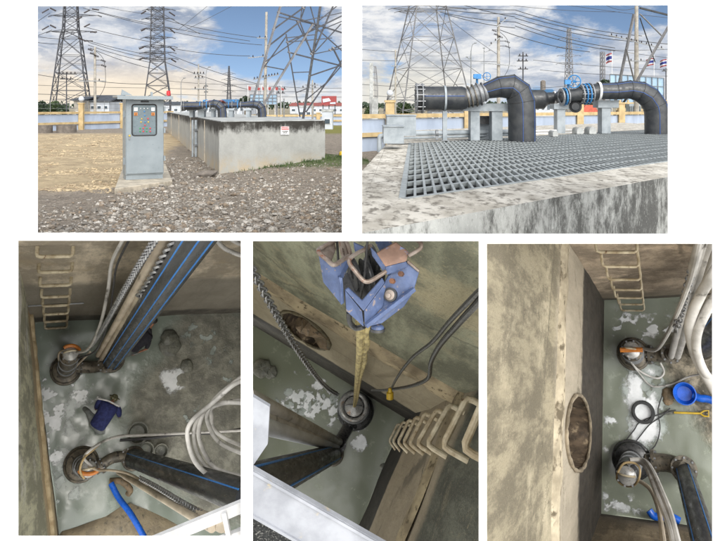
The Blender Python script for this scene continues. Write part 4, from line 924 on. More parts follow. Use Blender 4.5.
support('grey support with a stepped head under the strapped second pipe', (595.5,616), 100.2, 7.5, ((599.8,608.5),), 0, 22.2)
m = MB(); k = 17.9/FL; m.box(P(478.6,0,17.9).x, P(490.4,0,17.9).x, 17.8, 18.1, P(0,124,17.9).z, P(0,116,17.9).z); T = thing('junction_box', 'small dark box between the legs of the wide pipe support', 'box', P(484,124,17.9)); build('box', m, m_dark, T, smooth=0)
m = MB(); m.box(P(478,0,17.95).x, P(491,0,17.95).x, 17.95, 18.05, -.83, P(0,124.1,17.9).z); build('stand', m, m_supp, T, smooth=0)
# second pipe
Y = 21.8; k = Y/FL
T, pb, k = pipe_line('second black pipe with a mitred bend farther right in the upper right picture', Y, [(599,91.2),(616,91),(630,89.5),(640,91.5),(649,97),(655,106),(656.6,114),(656.8,137)], [8.2,8.6,9.2,10.4,11.2,11.6,11.6,11.6], base_row=133, group=g, seams=(1,2,3,4,5))
m = MB(); m.lathe(P(597.4,91.2,Y), Xv, [(0,8.7*k),(0,9.6*k),(2.2*k,9.6*k),(2.2*k,8.7*k)], 32); build('strap', m, m_white, T, pb)
T, pb, k = pipe_line('short black pipe length passing behind the first bend', Y+1, [(524,99.5),(543.5,99.3),(547,98.6),(560,97.5)], [9.6,9.6,6.2,5.6], group=g, stripes=False)
m = MB(); m.lathe(P(553.6,98,Y+1), Xv, [(0,6.1*k),(0,6.9*k),(1.6*k,6.9*k),(1.6*k,6.1*k)], 28); build('strap', m, m_white, T, pb)
T = thing('gate_valve', 'bright blue flanged valve with a spoked handwheel on the second pipe', 'valve', P(573, 104, Y))
m = MB(); m.tube([P(560,97,Y+.6),P(566,96.2,Y),P(578,94.8,Y),P(584,93.8,Y),P(591,93,Y),P(599,91.4,Y)], [6*k,6*k,6.2*k,7*k,8*k,8*k], 24); bd = build('valve_body', m, m_pipe, T)
for x, y, r, mm in ((561.5,97,8.3,m_steel),(564.5,96.6,8.6,m_valveb),(567,96.3,8.2,m_steel),(580.8,94.3,9.8,m_steel),(584,94,10,m_valveb),(587.5,93.7,10.2,m_valveb),(590.5,93.2,10,m_steel)): flange(T, bd, P(x, y, Y), Vector((1,.12,.08)), r*k, 1.0*k, mm, 12)
m = MB()
for a_ in range(12):
    an = 2*math.pi*a_/12; q = P(580, 94.2, Y)+Vector((0, math.cos(an), math.sin(an)))*9*k; m.cyl(q, q+Xv*11*k, .4*k, 6)
build('tie_rods', m, m_chain, T, bd)
m = MB(); m.tube([P(568,90,Y),P(568,84,Y)], 1.0*k, 10); m.hexa(P(567.5,82,Y-.1), Xv*2.8*k, Yv*2*k, Zv*2.2*k); build('gearbox', m, m_valveb, T, bd)
m = MB(); wc = P(574.2,81.5,Y-.15); dd = Vector((.55,1,0)).normalized(); m.torus(wc, dd, 6*k, .55*k, 28, 6); _, a_, b_ = basis(dd)
for q in range(3): an = q*math.pi/3; v_ = (a_*math.cos(an)+b_*math.sin(an))*6*k; m.bar(wc-v_, wc+v_, .6*k)
m.cyl(wc-dd*.05, wc+dd*.25, 1.1*k, 10); build('handwheel', m, m_valveb, T, bd)
m = MB(); m.torus(P(575.5,106.5,Y+.1), Vector((.3,1,0)), 4.6*k, 1.4*k, 24, 8); m.cyl(P(575.5,106.5,Y-.05), P(575.5,106.5,Y+.35), 3.6*k, 20); build('valve_bonnet', m, m_pipe, T, bd)
# conduits on the deck
T = thing('conduit', 'pair of pale grey conduits lying along the far side of the grating', 'conduit', P(450,136,17.2))
for r_, y0, y1, w_ in ((2.5,133.6,131.4,1), (1.3,138.2,134.6,2)):
    m = MB(); m.tube([P(402,y0,16.6), P(520,y1,18.6)], r_*17/FL, 14); build('pipe', m, m_supp, T)
m = MB(); m.lathe(P(435.5,133.2,16.8), Xv, [(0,2.4*.0243),(0,3.4*.0243),(.07,3.4*.0243),(.07,2.4*.0243)], 16); m.bar(P(436.8,136,16.5), P(436.8,139.6,16.5), .06); build('clamp', m, m_steel, T)
for x0, x1, y0, y1, Y_, lab in ((383.6,404,125.8,143.6,13.6,'front grey cable pull box at the left of the grating'),(387,416,114.8,136,15.2,'larger grey cable pull box behind the front one')):
    T = thing('pull_box', lab, 'box', P((x0+x1)/2, y1, Y_)); m = MB(); m.box(P(x0,0,Y_).x, P(x1,0,Y_).x, Y_, Y_+.7, min(-.83, P(0,y1,Y_).z) if 0 else P(0,y1,Y_).z, P(0,y0+1,Y_).z); build('body', m, m_supp, T, smooth=0)
    m = MB(); m.box(P(x0-.5,0,Y_).x, P(x1+.5,0,Y_).x, Y_-.03, Y_+.73, P(0,y0+1,Y_).z+.001, P(0,y0,Y_).z); build('lid', m, m_supp, T, smooth=0)
T = thing('conduit', 'grey conduit elbow dropping beside the front pull box', 'conduit', P(380,150,13.7)); m = MB(); m.tube(spline([P(385,135.5,13.7),P(381.5,135.8,13.7),P(379.6,138,13.7),P(379.4,152,13.7)]), 2.4*13.7/FL, 14); build('pipe', m, m_supp, T)
for x0, x1, y0, y1 in ((553,558,130.6,136.6),(577,583.5,127.4,134),(589.5,596.5,126.8,134),(466,474,131,134)):
    Y_ = .83*FL/(y1-CY); T = thing('pipe_saddle', 'low round topped concrete saddle on the far side of the grating', 'saddle', P((x0+x1)/2, y1, Y_), 'round topped concrete saddles'); m = MB(); a_, b_ = P(x0,y1,Y_), P(x1,y1,Y_); R = (b_.x-a_.x)/2; h_ = P(0,y0,Y_).z-a_.z
    m.prism([a_, b_]+[Vector(((a_.x+b_.x)/2+math.cos(t_)*R, Y_, a_.z+h_-R+math.sin(t_)*R)) for t_ in [math.pi*i/10 for i in range(11)]], (0,.5,0)); build('block', m, m_concg, T)
T = thing('drain_pipe', 'thin white pipes lying on low saddles behind the grating', 'pipe', P(565,133,22)); 
for y_ in (129.5, 132.2): m = MB(); m.tube([P(534,y_+1.5,21.5), P(592,y_,23)], .9*22/FL, 10); build('pipe', m, m_white, T)

# pipes of the upper left picture
for lab, Y, path, rad, fl, valves in (('black pipe with a bend dropping into the long tank, nearer the cabinet', 22.9, [(183,106),(199,105.6),(207,104.6),(214,103.6),(218,104.6),(221.6,108),(222.3,113),(222.3,119)], [4.1,4.1,2.8,4.2,4.4,4.5,4.5,4.5], 183, (200.5,203,207,210.5)),
        ('black pipe with a bend dropping into the long tank, farther right', 23.4, [(226,105.2),(240,105),(246,104.6),(254,104.2),(258.5,105.2),(261.4,108),(262.2,113),(262.2,119)], [3.2,2.6,3.0,3.8,4.1,4.3,4.3,4.3], None, (229,232.5,238,241))):
    T, pb, k = pipe_line(lab, Y, path, rad, group=g, seams=(3,4,5), base_row=118, sc=0)
    if fl: flange(T, pb, P(182.6,106,Y), Xv, 5.1*k, .5*k, m_steel, 12); flange(T, pb, P(184.6,106,Y), Xv, 5.1*k, .5*k, m_steel, 12)
    for i, x in enumerate(valves): flange(T, pb, P(x, 105, Y), Xv, 3.9*k, .6*k, m_steel if i % 2 else m_valveb, 10)
    m = MB(); q = P(valves[1]+1, 100.6, Y); m.hexa(q, Xv*.9*k, Yv*.9*k, Zv*.8*k); m.tube([q, P(valves[1]+1, 104, Y)], .4*k, 8); m.torus(q+Xv*2.4*k, Yv, 1.2*k, .25*k, 16, 5); build('valve_gear', m, m_valveb, T, pb)
for i, (a, b, lab) in enumerate(((190.5,194,'slim grey pipe support at the flanged end'),(199,205,'grey pipe support under the first valve'),(212,215,'grey pipe support just before the first bend'),(229.5,233.5,'grey pipe support between the two bends'),(246.5,250.5,'grey pipe support just before the second bend'))):
    support(lab+' on the long tank', (a-1.5,b+1.5), 108.4, 2, ((a,b),), 0, 23.3, zdeck=H1+.02, dp=.2, group='pipe supports on the long tank')

# ================================================================ tank of the upper right picture
h2 = -.83
def T2(px_, py_): return G(px_, py_, h2)
n0, n1_ = T2(354, 234.6), T2(720, 171.5)            # near arris
l1 = T2(389, 141.5)                                  # far left corner
f0 = T2(387, 142); far = Vector((n1_.x+ (f0.x-n0.x), n1_.y+(f0.y-n0.y), h2))
a0, b0 = T2(404, 198), T2(410.7, 142.7); Ud = Vector((689, 700, 0)).normalized()
a1, b1 = a0+Ud*15.5, b0+Ud*15.5
mt2 = mottle_mat('tank_side_concrete', S(146,148,146), S(40,40,38))
m_top = mat('bleached_concrete_top', S(206,201,190), S(170,164,152), 3.4, .9, 0, .5, c3=S(120,114,104), scale3=14, lo3=.48, hi3=.66, stretch=(1,.45,1), lo=.38, hi=.62)
TT = thing('concrete_tank', 'bleached concrete tank top framing a steel grating, seen close in the upper right picture', 'tank', Vector((1.5, 8, h2-.9)))
def rough(p): return p+Vector((0,0,.007*noise.noise(p*2.1)+.003*noise.noise(p*9)))
m = MB()
# outer ring between the outline and the grating opening (flat top, four trapezes)
N0 = T2(350, 235.1); B0 = T2(392, 131); o4 = [N0, N0+Ud*18, B0+Ud*18.5, B0]; i4 = [a0, a1, b1, b0]
for k in range(4):
    A, B, C, D = o4[k], o4[(k+1) % 4], i4[(k+1) % 4], i4[k]
    m.grid(lambda u, v: (lambda q: rough(q) if .01 < v < .99 else q)(A.lerp(B, u).lerp(D.lerp(C, u), v)), 80, 12)
build('coping', m, m_top, TT, smooth=60)
LX = T2(350, 184)
m = MB(); m.add([o4[0], T2(386.5, 144), LX], [(0,1,2)]); build('coping', m, m_top, TT, smooth=60)
m = MB(); lowz = lambda p: -(236.2-CY)/FL*p.y
A, B = o4[0], o4[1]; m.grid(lambda u, v: (lambda p: Vector((p.x, p.y, h2+(lowz(p)-h2)*v)))(A.lerp(B, u)), 60, 10)
build('side_wall', m, mt2, TT, smooth=60); m = MB(); L0, L1 = LX, T2(387, 144); m.grid(lambda u, v: (lambda p: Vector((p.x, p.y, h2+(max(-1.62, lowz(p))-h2)*v)))(L0.lerp(L1, u)), 40, 6)
L0, L1 = T2(387, 144), o4[3]; m.grid(lambda u, v: (lambda p: Vector((p.x, p.y, h2+(-1.62-h2)*v)))(L0.lerp(L1, u)), 10, 6)
build('side_wall', m, m_conc, TT, smooth=60)
# rebate walls and dark void
m = MB()
for k in range(4):
    A, B = i4[k], i4[(k+1) % 4]; m.add([A, B, B-Zv*.34, A-Zv*.34], [(0,1,2,3)])
build('opening_wall', m, m_ring, TT, smooth=0)
m = MB(); m.add([p-Zv*.34 for p in i4], [(0,1,2,3)]); build('void_shade_floor', m, mat('painted_void_shade', (.012,.013,.012), (.006,.006,.006), .5, .8), TT, smooth=0)  # near-black colour paints the shade of the empty tank below
# grating
GR = thing('steel_grating', 'grey steel grating set in the concrete tank top', 'grating', a0.copy())
ins = .04
U = (a1-a0); V = (b0-a0); 
def uv(u, v): return a0+U*u+V*v
ku = .0
m = MB()
Lu = U.length; nb = int(Lu/.155)
for i in range(nb+1):
    u = i/nb; p, q = uv(u, 0), uv(u, 1); m.bar(p-Zv*.035, q-Zv*.035, .026, .06)
build('bearing_bars', m, m_grat, GR, smooth=0)
m = MB(); nv = 14
for j in range(nv+1): p, q = uv(0, j/nv), uv(1, j/nv); m.bar(p-Zv*.03, q-Zv*.03, .055, .045)
build('cross_bars', m, m_grat, GR, smooth=0)
m = MB(); up_ = Zv*.0
for p, q in ((uv(0,-.006), uv(1,-.006)), (uv(-.002,0), uv(-.002,1))): m.bar(p-Zv*.03, q-Zv*.03, .055, .075)
build('edge_frame', m, m_grat, GR, smooth=0)
# ================================================================ pits
class Pit:
    def __init__(s, vp, Yv, crop, c=None):
        s.vp = vp; r = P(vp[0], vp[1], 1.0); s.D = Yv*r.length; s.n = -r.normalized(); s.crop = crop
        o = s.F(*(c or vp)); x = (Xv-s.n*Xv.dot(s.n)).normalized(); y = s.n.cross(x); z = s.n
        s.M = Matrix(((x.x,y.x,z.x,o.x),(x.y,y.y,z.y,o.y),(x.z,y.z,z.z,o.z),(0,0,0,1))); s.x, s.y = x, y
    def F(s, px, py, h=0.0):
        r = P(px, py, 1.0); return r*(-(s.D-h)/s.n.dot(r))
    def hr(s, ratio): return s.D*(1-1/ratio)
    def k(s, px, py, h=0): return s.F(px, py, h).y/FL           # metres per pixel there
    def b(s, name, m, mt, root=None, parent=None, crop=True, smooth=35):
        return build(name, m, mt, root, parent, crop=s.crop if crop else None, smooth=smooth, base=s.M)
    def thing(s, name, label, cat, p, group=None):
        M = s.M.copy(); M.translation = p; return thing(name, label, cat, M, group)
    def wallframe(s, b0, b1):
        A, B = s.F(*b0), s.F(*b1); a = (B-A).normalized(); m = s.n.cross(a); 
        c = s.F(*s.vp)
        if (c-A).dot(m) < 0: m = -m
        return A, a, m, (B-A).length
    def W(s, fr, px, py, off=0):                                  # pixel on a wall -> (u, v)
        A, a, m, L = fr; r = P(px, py, 1.0); t_ = (A+m*off).dot(m)/r.dot(m); q = r*t_-A; return q.dot(a), q.dot(s.n)
    def at(s, fr, u, v, off=0): A, a, m, L = fr; return A+a*u+s.n*v+m*off
    def wall(s, name, fr, H, mt, label, hole=None, ext=(0,0), rough_=.05, zlo=0, cat='wall', slope=0):
        A, a, m, L = fr; mb = MB(); u0, u1 = -ext[0], L+ext[1]
        def pt(u, v):
            q = s.at(fr, u, v, -slope*v); return q+m*(rough_*noise.noise(q*.5)+rough_*.4*noise.noise(q*2))
        def rect(ua, ub, va, vb, nu, nv): mb.grid(lambda x, y: s.at(fr, ua+(ub-ua)*x, va+(vb-va)*y, -slope*(va+(vb-va)*y)+(0 if hole else rough_*noise.noise(s.at(fr, ua+(ub-ua)*x, va+(vb-va)*y)*.6))), nu, nv)
        if not hole: rect(u0, u1, zlo, H, 40, 40)
        else:
            uv_ = [s.W(fr, *q) for q in hole]; ha, hb = min(u for u, v in uv_), max(u for u, v in uv_); va, vb = min(v for u, v in uv_), max(v for u, v in uv_)
            pu, pv = (hb-ha)*.15, (vb-va)*.15; ha -= pu; hb += pu; va -= pv; vb += pv
            rect(u0, ha, zlo, H, 16, 20); rect(hb, u1, zlo, H, 20, 20); rect(ha, hb, zlo, va, 8, 8); rect(ha, hb, vb, H, 8, 16)
            cu, cv = (ha+hb)/2, (va+vb)/2; hu, hv = (hb-ha)/2, (vb-va)/2; inn = []; outp = []; side = []
            for u, v in uv_:
                du, dv = (u-cu)/hu, (v-cv)/hv; k = 1/max(abs(du), abs(dv)); outp.append((cu+du*k*hu, cv+dv*k*hv)); inn.append((u, v)); side.append(0 if abs(du) > abs(dv) and du > 0 else 1 if abs(du) <= abs(dv) and dv > 0 else 2 if abs(du) > abs(dv) else 3)
            n = len(inn)
            for i in range(n):
                j = (i+1) % n; f = [s.at(fr, *inn[i]), s.at(fr, *outp[i])]
                if side[i] != side[j]:
                    cs = {frozenset((0,1)):(hb,vb), frozenset((1,2)):(ha,vb), frozenset((2,3)):(ha,va), frozenset((3,0)):(hb,va)}.get(frozenset((side[i], side[j])))
                    if cs: f.append(s.at(fr, *cs))
                f += [s.at(fr, *outp[j]), s.at(fr, *inn[j])]; mb.add(f, [tuple(range(len(f)))])
            s.hole = [s.at(fr, u, v) for u, v in uv_]
        # back of the wall, so that it is a slab
        T = s.thing(name, label, cat, s.at(fr, L/2, 0)); s.b(name.replace('pit_wall', 'wall_face'), mb, mt, T)
        return T
    def tri(s, name, pts, r, mt, label, cat, seg=10, sp=8, group=None, root=None, parent=None, crop=True):
        m = MB(); q = spline(pts, sp) if sp else [Vector(p) for p in pts]
        rr = r
        if isinstance(r, (list, tuple)):
            n = len(q); rr = [r[0]+(r[1]-r[0])*i/(n-1) for i in range(n)]
        m.tube(q, rr, seg); o = s.b(name, m, mt, root, parent, crop)
        if root is None: tag(o, label, cat, group)
        return o
    def ladder(s, fr, items, w2, prot, rr, label, name='rung'):
        """items: heights; w2: half width in metres; fr wall frame; u: centre"""
        pass
    def patch(s, poly, label, h=.014, thr=-.12, sc=1.0, seed=0, cell=.05, mt=None, cat='painted reflection', group='painted sky reflections'):  # pale sheet on the floor, stands in for sky mirrored in the water
        pw = [s.M.inverted() @ s.F(x, y) for x, y in poly]; xs = [p.x for p in pw]; ys = [p.y for p in pw]
        def inside(x, y):
            c = False; j = len(pw)-1
            for i in range(len(pw)):
                if (pw[i].y > y) != (pw[j].y > y) and x < (pw[j].x-pw[i].x)*(y-pw[i].y)/(pw[j].y-pw[i].y)+pw[i].x: c = not c
                j = i
            return c
        def sdf(x, y):
            d = 1e9
            for i in range(len(pw)):
                a, b = pw[i], pw[i-1]; ex, ey = b.x-a.x, b.y-a.y; t_ = max(0, min(1, ((x-a.x)*ex+(y-a.y)*ey)/(ex*ex+ey*ey+1e-9))); d = min(d, math.hypot(x-a.x-ex*t_, y-a.y-ey*t_))
            return d if inside(x, y) else -d
        x0, y0 = min(xs)-.1, min(ys)-.1; nx = int((max(xs)+.1-x0)/cell)+1; ny = int((max(ys)+.1-y0)/cell)+1
        val = {}
        for i in range(nx+1):
            for j in range(ny+1):
                x, y = x0+i*cell, y0+j*cell; nz = noise.fractal(Vector((x*sc, y*sc, seed*7.3)), .8, 2.2, 6)
                val[i, j] = min(nz-thr, (sdf(x, y)*1.6+nz*.25))+.12
        mb = MB(); vid = {}; fade = []
        def vert(key, x, y):
            if key not in vid: vid[key] = len(mb.v); mb.v.append(s.M @ Vector((x, y, h))); fade.append(val[key]-.12 if key in val else -.12)
            return vid[key]
        for i in range(nx):
            for j in range(ny):
                c = [(i,j),(i+1,j),(i+1,j+1),(i,j+1)]; f = []
                for k in range(4):
                    a, b = c[k], c[(k+1) % 4]; va, vb = val[a], val[b]
                    if va > 0: f.append(vert(a, x0+a[0]*cell, y0+a[1]*cell))
                    if (va > 0) != (vb > 0): t_ = va/(va-vb); f.append(vert(tuple(sorted((a, b))), x0+(a[0]+(b[0]-a[0])*t_)*cell, y0+(a[1]+(b[1]-a[1])*t_)*cell))
                if len(f) > 2: mb.f.append(tuple(f))
        if mb.f:
            o = s.b('painted_reflection', mb, mt or m_foam, crop=False); tag(o, label, cat, None, 'stuff')
            at_ = o.data.attributes.new('fade', 'FLOAT', 'POINT'); at_.data.foreach_set('value', fade)
def ladder(pit, rows, label, rad, prot_dir, nm='step_iron_ladder', grp=None):
    """rows: list of (wallL, wallR, barL, barR) world points"""
    T = pit.thing(nm, label, 'ladder', rows[0][2])
    for wl, wr, bl, br in rows:
        def rc(a, b, c, k=.22): return [b+(a-b)*k, b+(a-b)*k*.35+(c-b)*k*.12, b+(c-b)*k*.35*((a-b).length/(c-b).length)]
        pts = [wl, bl+(wl-bl)*.3, bl+(wl-bl)*.08+(br-bl)*.02, bl+(br-bl)*.09, br+(bl-br)*.09, br+(wr-br)*.08+(bl-br)*.02, br+(wr-br)*.3, wr]
        m = MB(); m.tube(pts, rad, 10); pit.b('rung', m, m_rung, T)
    return T
def pump(pit, label, base, top, R, r, capm=m_capb, body=m_pump, dark=False, ringpx=None, hmax=1.0, straps=True, spin=0):
    """base/top: pixels of the volute and of the motor top; R, r radii in px (at their depth)"""
    d = math.hypot(top[0]-pit.vp[0], top[1]-pit.vp[1]); d0 = math.hypot(base[0]-pit.vp[0], base[1]-pit.vp[1])
    h = hmax; B = pit.F(*base); C = pit.F(top[0], top[1], h); kb = pit.k(*base); kt = pit.k(top[0], top[1], h)
    T = pit.thing('submersible_pump', label, 'pump', B, 'submersible pumps on the pit floors'); n = pit.n
    m = MB(); Rb = R*kb; m.lathe(B, n, [(0, Rb*.75), (.05, Rb*.98), (.22, Rb), (.36, Rb*.9), (.42, Rb*.55), (.42, 0)], 40); vol = pit.b('volute', m, m_pumpd if dark else body, T)
    m = MB(); m.torus(B+n*.2, n, Rb*.97, .05, 40, 8); pit.b('volute_rim', m, m_pumpd if dark else body, T, vol)
    ax = (C-B); rt = r*kt
    m = MB(); B2 = B+n*.38; L = (C-B2).length; d_ = (C-B2).normalized()
    m.lathe(B2, d_, [(0, rt*1.12), (L*.12, rt*1.12), (L*.13, rt), (L*.8, rt), (L*.82, rt*1.08), (L*.9, rt*1.08), (L*.92, rt*.95), (L, rt*.72), (L+.02, 0)], 32); mo = pit.b('motor_housing', m, body, T)
    m = MB(); m.lathe(C, d_, [(-.03, rt*.86), (.04, rt*.84), (.09, rt*.55), (.11, 0)], 28); cp = pit.b('motor_cap', m, capm, T, mo)
    for k_ in (.15, .45, .86):
        m = MB(); m.torus(B2+d_*L*k_, d_, rt*1.06, .022, 32, 6); pit.b('cooling_rib', m, m_pumpd if dark else m_steel, T, mo)
    m = MB()
    _, a, b = basis(d_)
    for q in range(8): an = q*math.pi/4+.2; m.cyl(C+(a*math.cos(an)+b*math.sin(an))*rt*.93-d_*.08, C+(a*math.cos(an)+b*math.sin(an))*rt*.93+d_*.03, .022, 8)
    pit.b('cap_bolts', m, m_steel, T, cp)
    m = MB(); hb = [C+a*rt*.7*math.cos(t_)+b*.02+d_*(.05+.16*math.sin(t_)) for t_ in [math.pi*i/10 for i in range(11)]]; m.tube(hb, .022, 8); pit.b('lifting_bail', m, m_rung if not dark else m_steel, T, cp)
    return T, C, rt
def elbow(pit, T, a, b, c, ra, nm='discharge_elbow', mt=m_pump, h=(.2,.25,.9)):
    A, B, C = pit.F(*a, h[0]), pit.F(*b, h[1]), pit.F(*c, h[2]); m = MB(); m.tube(spline([A, B, C], 8), ra, 20); e = pit.b(nm, m, mt, T)
    for q, d in ((A.lerp(B, .35), B-A), (C, pit.n)):
        m = MB(); m.lathe(q-d.normalized()*.03, d, [(0, ra*.8), (0, ra*1.45), (.07, ra*1.45), (.07, ra*.8)], 28); pit.b('flange', m, mt, T, e)
        m = MB(); _, u, v = basis(d)
        for k_ in range(8): an = k_*math.pi/4; z = q+(u*math.cos(an)+v*math.sin(an))*ra*1.25; m.cyl(z-d.normalized()*.06, z+d.normalized()*.08, .025, 6)
        pit.b('flange_bolts', m, m_steel, T, e)
def riser(pit, label, base, topP, r, stripes=2, sw=.012, group='black riser pipes in the pits', r2=None, mt=None, off=0):
    B = pit.F(*base, .3); Tt = topP; T = pit.thing('riser_pipe', label, 'pipe', B, group); m = MB(); m.tube([B.lerp(Tt, i/20) for i in range(21)], [r+((r2 or r)-r)*i/20 for i in range(21)], 32); pb = pit.b('pipe_run', m, mt or m_pipem, T)
    d = (Tt-B).normalized(); tocam = (-B.lerp(Tt,.4)).normalized(); tocam = (tocam-d*tocam.dot(d)).normalized(); side = d.cross(tocam)
    for i in range(stripes):
        an = math.radians((-35+off, 48+off, 8+off)[i]); v = tocam*math.cos(an)+side*math.sin(an); m = MB(); m.tube([B+v*r*1.004, Tt+v*(r2 or r)*1.004], sw, 6); pit.b('blue_stripe', m, m_stripep, T, pb)
    m = MB(); m.torus(B+d*.12, d, r*1.12, .05, 28, 8); pit.b('coupling', m, m_pump, T, pb)
    return T
# ---------------------------------------------------------------- person
def skin(name, verts, edges, radii, mt, root, rootv=0, lev=2, parent=None):
    me = bpy.data.meshes.new(name); inv = root.matrix_world.inverted(); me.from_pydata([inv @ Vector(v) for v in verts], edges, []); me.materials.append(mt)
    o = bpy.data.objects.new(name, me); COL.objects.link(o); o.parent = parent or root
    md = o.modifiers.new('skin', 'SKIN'); sv = me.skin_vertices[0].data
    for i, r in enumerate(radii): sv[i].radius = (r, r) if not isinstance(r, tuple) else r
    sv[rootv].use_root = True; sb = o.modifiers.new('sub', 'SUBSURF'); sb.levels = lev; sb.render_levels = lev
    md.use_smooth_shade = True
    return o
def person(pit, label, J, shirt, trous, hat, hair=m_hair, back=True):
    """J: joint -> (px, py, h)"""
    W = {k: pit.F(v[0], v[1], v[2]) for k, v in J.items()}; T = pit.thing('person', label, 'person', W['pelvis'].copy())
    names = ['pelvis','waist','chest','neck','head','ls','le','lw','rs','re','rw','lh','lk','la','rh','rk','ra']; R = dict(pelvis=.13,waist=.125,chest=.14,neck=.055,head=.095,ls=.06,le=.045,lw=.03,rs=.06,re=.045,rw=.03,lh=.09,lk=.06,la=.045,rh=.09,rk=.06,ra=.045)
    V = [W[n_] for n_ in names]; rad = [R[n_]*(.6 if n_ in ('chest','waist','pelvis','ls','rs','lh','rh') else .86) for n_ in names]; ix = {n_: i for i, n_ in enumerate(names)}
    E = [(ix[a], ix[b]) for a, b in (('pelvis','waist'),('waist','chest'),('chest','neck'),('neck','head'),('chest','ls'),('ls','le'),('le','lw'),('chest','rs'),('rs','re'),('re','rw'),('pelvis','lh'),('lh','lk'),('lk','la'),('pelvis','rh'),('rh','rk'),('rk','ra'))]
    for s_ in ('l', 'r'):
        w_ = W[s_+'w']; d = (w_-W[s_+'e']).normalized(); sd = d.cross(pit.n).normalized(); p = w_+d*.07; V.append(p); rad.append(.028); pi_ = len(V)-1; E.append((ix[s_+'w'], pi_))
        for f in range(5):
            off = (f-2)*.018; L = (.05,.075,.085,.078,.06)[f]; b0 = p+sd*off+d*.01 if f else w_+d*.035+sd*-.035
            V.append(b0); rad.append(.011); E.append((pi_, len(V)-1)); V.append(b0+d*L*.5-pit.n*.012); rad.append(.010); E.append((len(V)-2, len(V)-1)); V.append(b0+d*L*.85-pit.n*.04); rad.append(.008); E.append((len(V)-2, len(V)-1))
    body = skin('body', V, E, rad, m_skin, T)
    def sub(nm, ks, es, f, mt, rr=None, add=None):
        vs = [W[k_] for k_ in ks]; rs = [(rr or {}).get(k_, R[k_]*f) for k_ in ks]; i2 = {k_: i for i, k_ in enumerate(ks)}
        return skin(nm, vs, [(i2[a], i2[b]) for a, b in es], rs, mt, T)
    W['lm'] = W['le'].lerp(W['lw'], .1); W['rm'] = W['re'].lerp(W['rw'], .1); R['lm'] = R['rm'] = .05
    sdir = (W['rs']-W['ls']).normalized(); mid = (W['ls']+W['rs'])/2; sh = MB(); st = [(W['pelvis'].lerp(W['waist'], -.15), .225, .16), (W['pelvis'].lerp(W['waist'], .3), .24, .18), (W['waist'], .235, .175), (W['waist'].lerp(W['chest'], .5), .25, .175), (W['chest'], .27, .175), (W['chest'].lerp(mid, .75), .285, .155), (mid.lerp(W['neck'], .25), .25, .125), (mid.lerp(W['neck'], .7), .12, .10), (mid.lerp(W['neck'], .95), .065, .065)]
    ns = 28; vs = []
    for a_, (c_, wx, wy) in enumerate(st):
        ax_ = (st[min(a_+1, 8)][0]-st[max(a_-1, 0)][0]).normalized(); sx_ = (sdir-ax_*sdir.dot(ax_)).normalized(); up_ = sx_.cross(ax_).normalized()
        for b_ in range(ns):
            t_ = 2*math.pi*b_/ns; k_ = 1+.05*noise.noise(Vector((a_*.9, math.cos(t_)*2.2, math.sin(t_)*2.2)))
            vs.append(c_+(sx_*math.cos(t_)*wx+up_*math.sin(t_)*wy)*k_)
    sh.add(vs, [(a_*ns+b_, a_*ns+(b_+1) % ns, (a_+1)*ns+(b_+1) % ns, (a_+1)*ns+b_) for a_ in range(8) for b_ in range(ns)]+[tuple(range(ns)), tuple(range(8*ns, 9*ns))])
    for q in ('l', 'r'): sh.tube([mid.lerp(W[q+'s'], .7), W[q+'s'], W[q+'s'].lerp(W[q+'e'], .5), W[q+'m']], [.09, .10, .082, .068], 16)
    so_ = build('shirt', sh, shirt, T, smooth=70); md = so_.modifiers.new('sub', 'SUBSURF'); md.levels = 1; md.render_levels = 1
    hd_ = W['head']; sub('trousers', ['pelvis','lh','lk','la','rh','rk','ra'], [('pelvis','lh'),('lh','lk'),('lk','la'),('pelvis','rh'),('rh','rk'),('rk','ra')], 1.15, trous, dict(pelvis=.18, lh=.13, rh=.13, lk=.085, rk=.085, la=.07, ra=.07))
    # face and hair
    hd = W['head']; f = (hd-W['neck']).normalized(); side = f.cross(pit.n).normalized(); fr = -f.cross(side).normalized() if back else f.cross(side).normalized()
    for s_ in (-1, 1): m = MB(); m.sphere(hd+fr*.08+side*.032*s_+f*.02, .013, seg=10, rings=6); build('eye', m, m_white, T, body)
    m = MB(); m.sphere(hd+fr*.1-f*.01, .02, (.7,1,1.2), 10, 6); build('nose', m, m_skin, T, body)
    for s_ in (-1, 1): m = MB(); m.sphere(hd+side*.09*s_, .022, seg=10, rings=6); build('ear', m, m_skin, T, body)
    m = MB(); m.sphere(hd+fr*.088-f*.045, .02, (1.3,.6,.4), 10, 6); build('mouth', m, mat('lips', (.3,.1,.08)), T, body)
    m = MB(); m.sphere(hd+f*.03-fr*.012, .108, seg=20, rings=12, j=.06); build('hair' if hat is None else 'cap', m, hat or hair, T, body)
    if hat:
        m = MB(); m.lathe(hd+f*.045, f, [(0,.1),(0,.165),(.012,.165),(.02,.1)], 24); build('cap_brim', m, hat, T, body)
    return T, W

# ================================================================ lower left pit
p3 = Pit((56, 440), 20, '3')
SC = dict(water=S(112,122,112))
m_mud3 = mud_mat('pit_mud_grey', S(136,146,136), S(152,151,138), 5.2, .9, 3.1, S(112,111,102), sc=1.0)
mb = MB(); q4 = [p3.F(-60, 200), p3.F(300, 200), p3.F(300, 620), p3.F(-60, 620)]
mb.grid(lambda u, v: (lambda q: q+p3.n*(.05*noise.noise(q*1.1)+.02*noise.noise(q*3.1)))(q4[0].lerp(q4[1], u).lerp(q4[3].lerp(q4[2], u), v)), 90, 90); struct(p3.b('pit_floor', mb, m_mud3, smooth=60))
fr3b = p3.wallframe((10, 324.2), (256, 311)); fr3l = p3.wallframe((30.5, 318), (60.5, 545))
m_w3b = pitwall_mat('pit_back_wall_concrete', 1.0, 6.1, S(202,190,170), S(136,130,118), S(96,92,84), sc=.8, ax=(.5,.5,.25), pale=S(176,160,134))
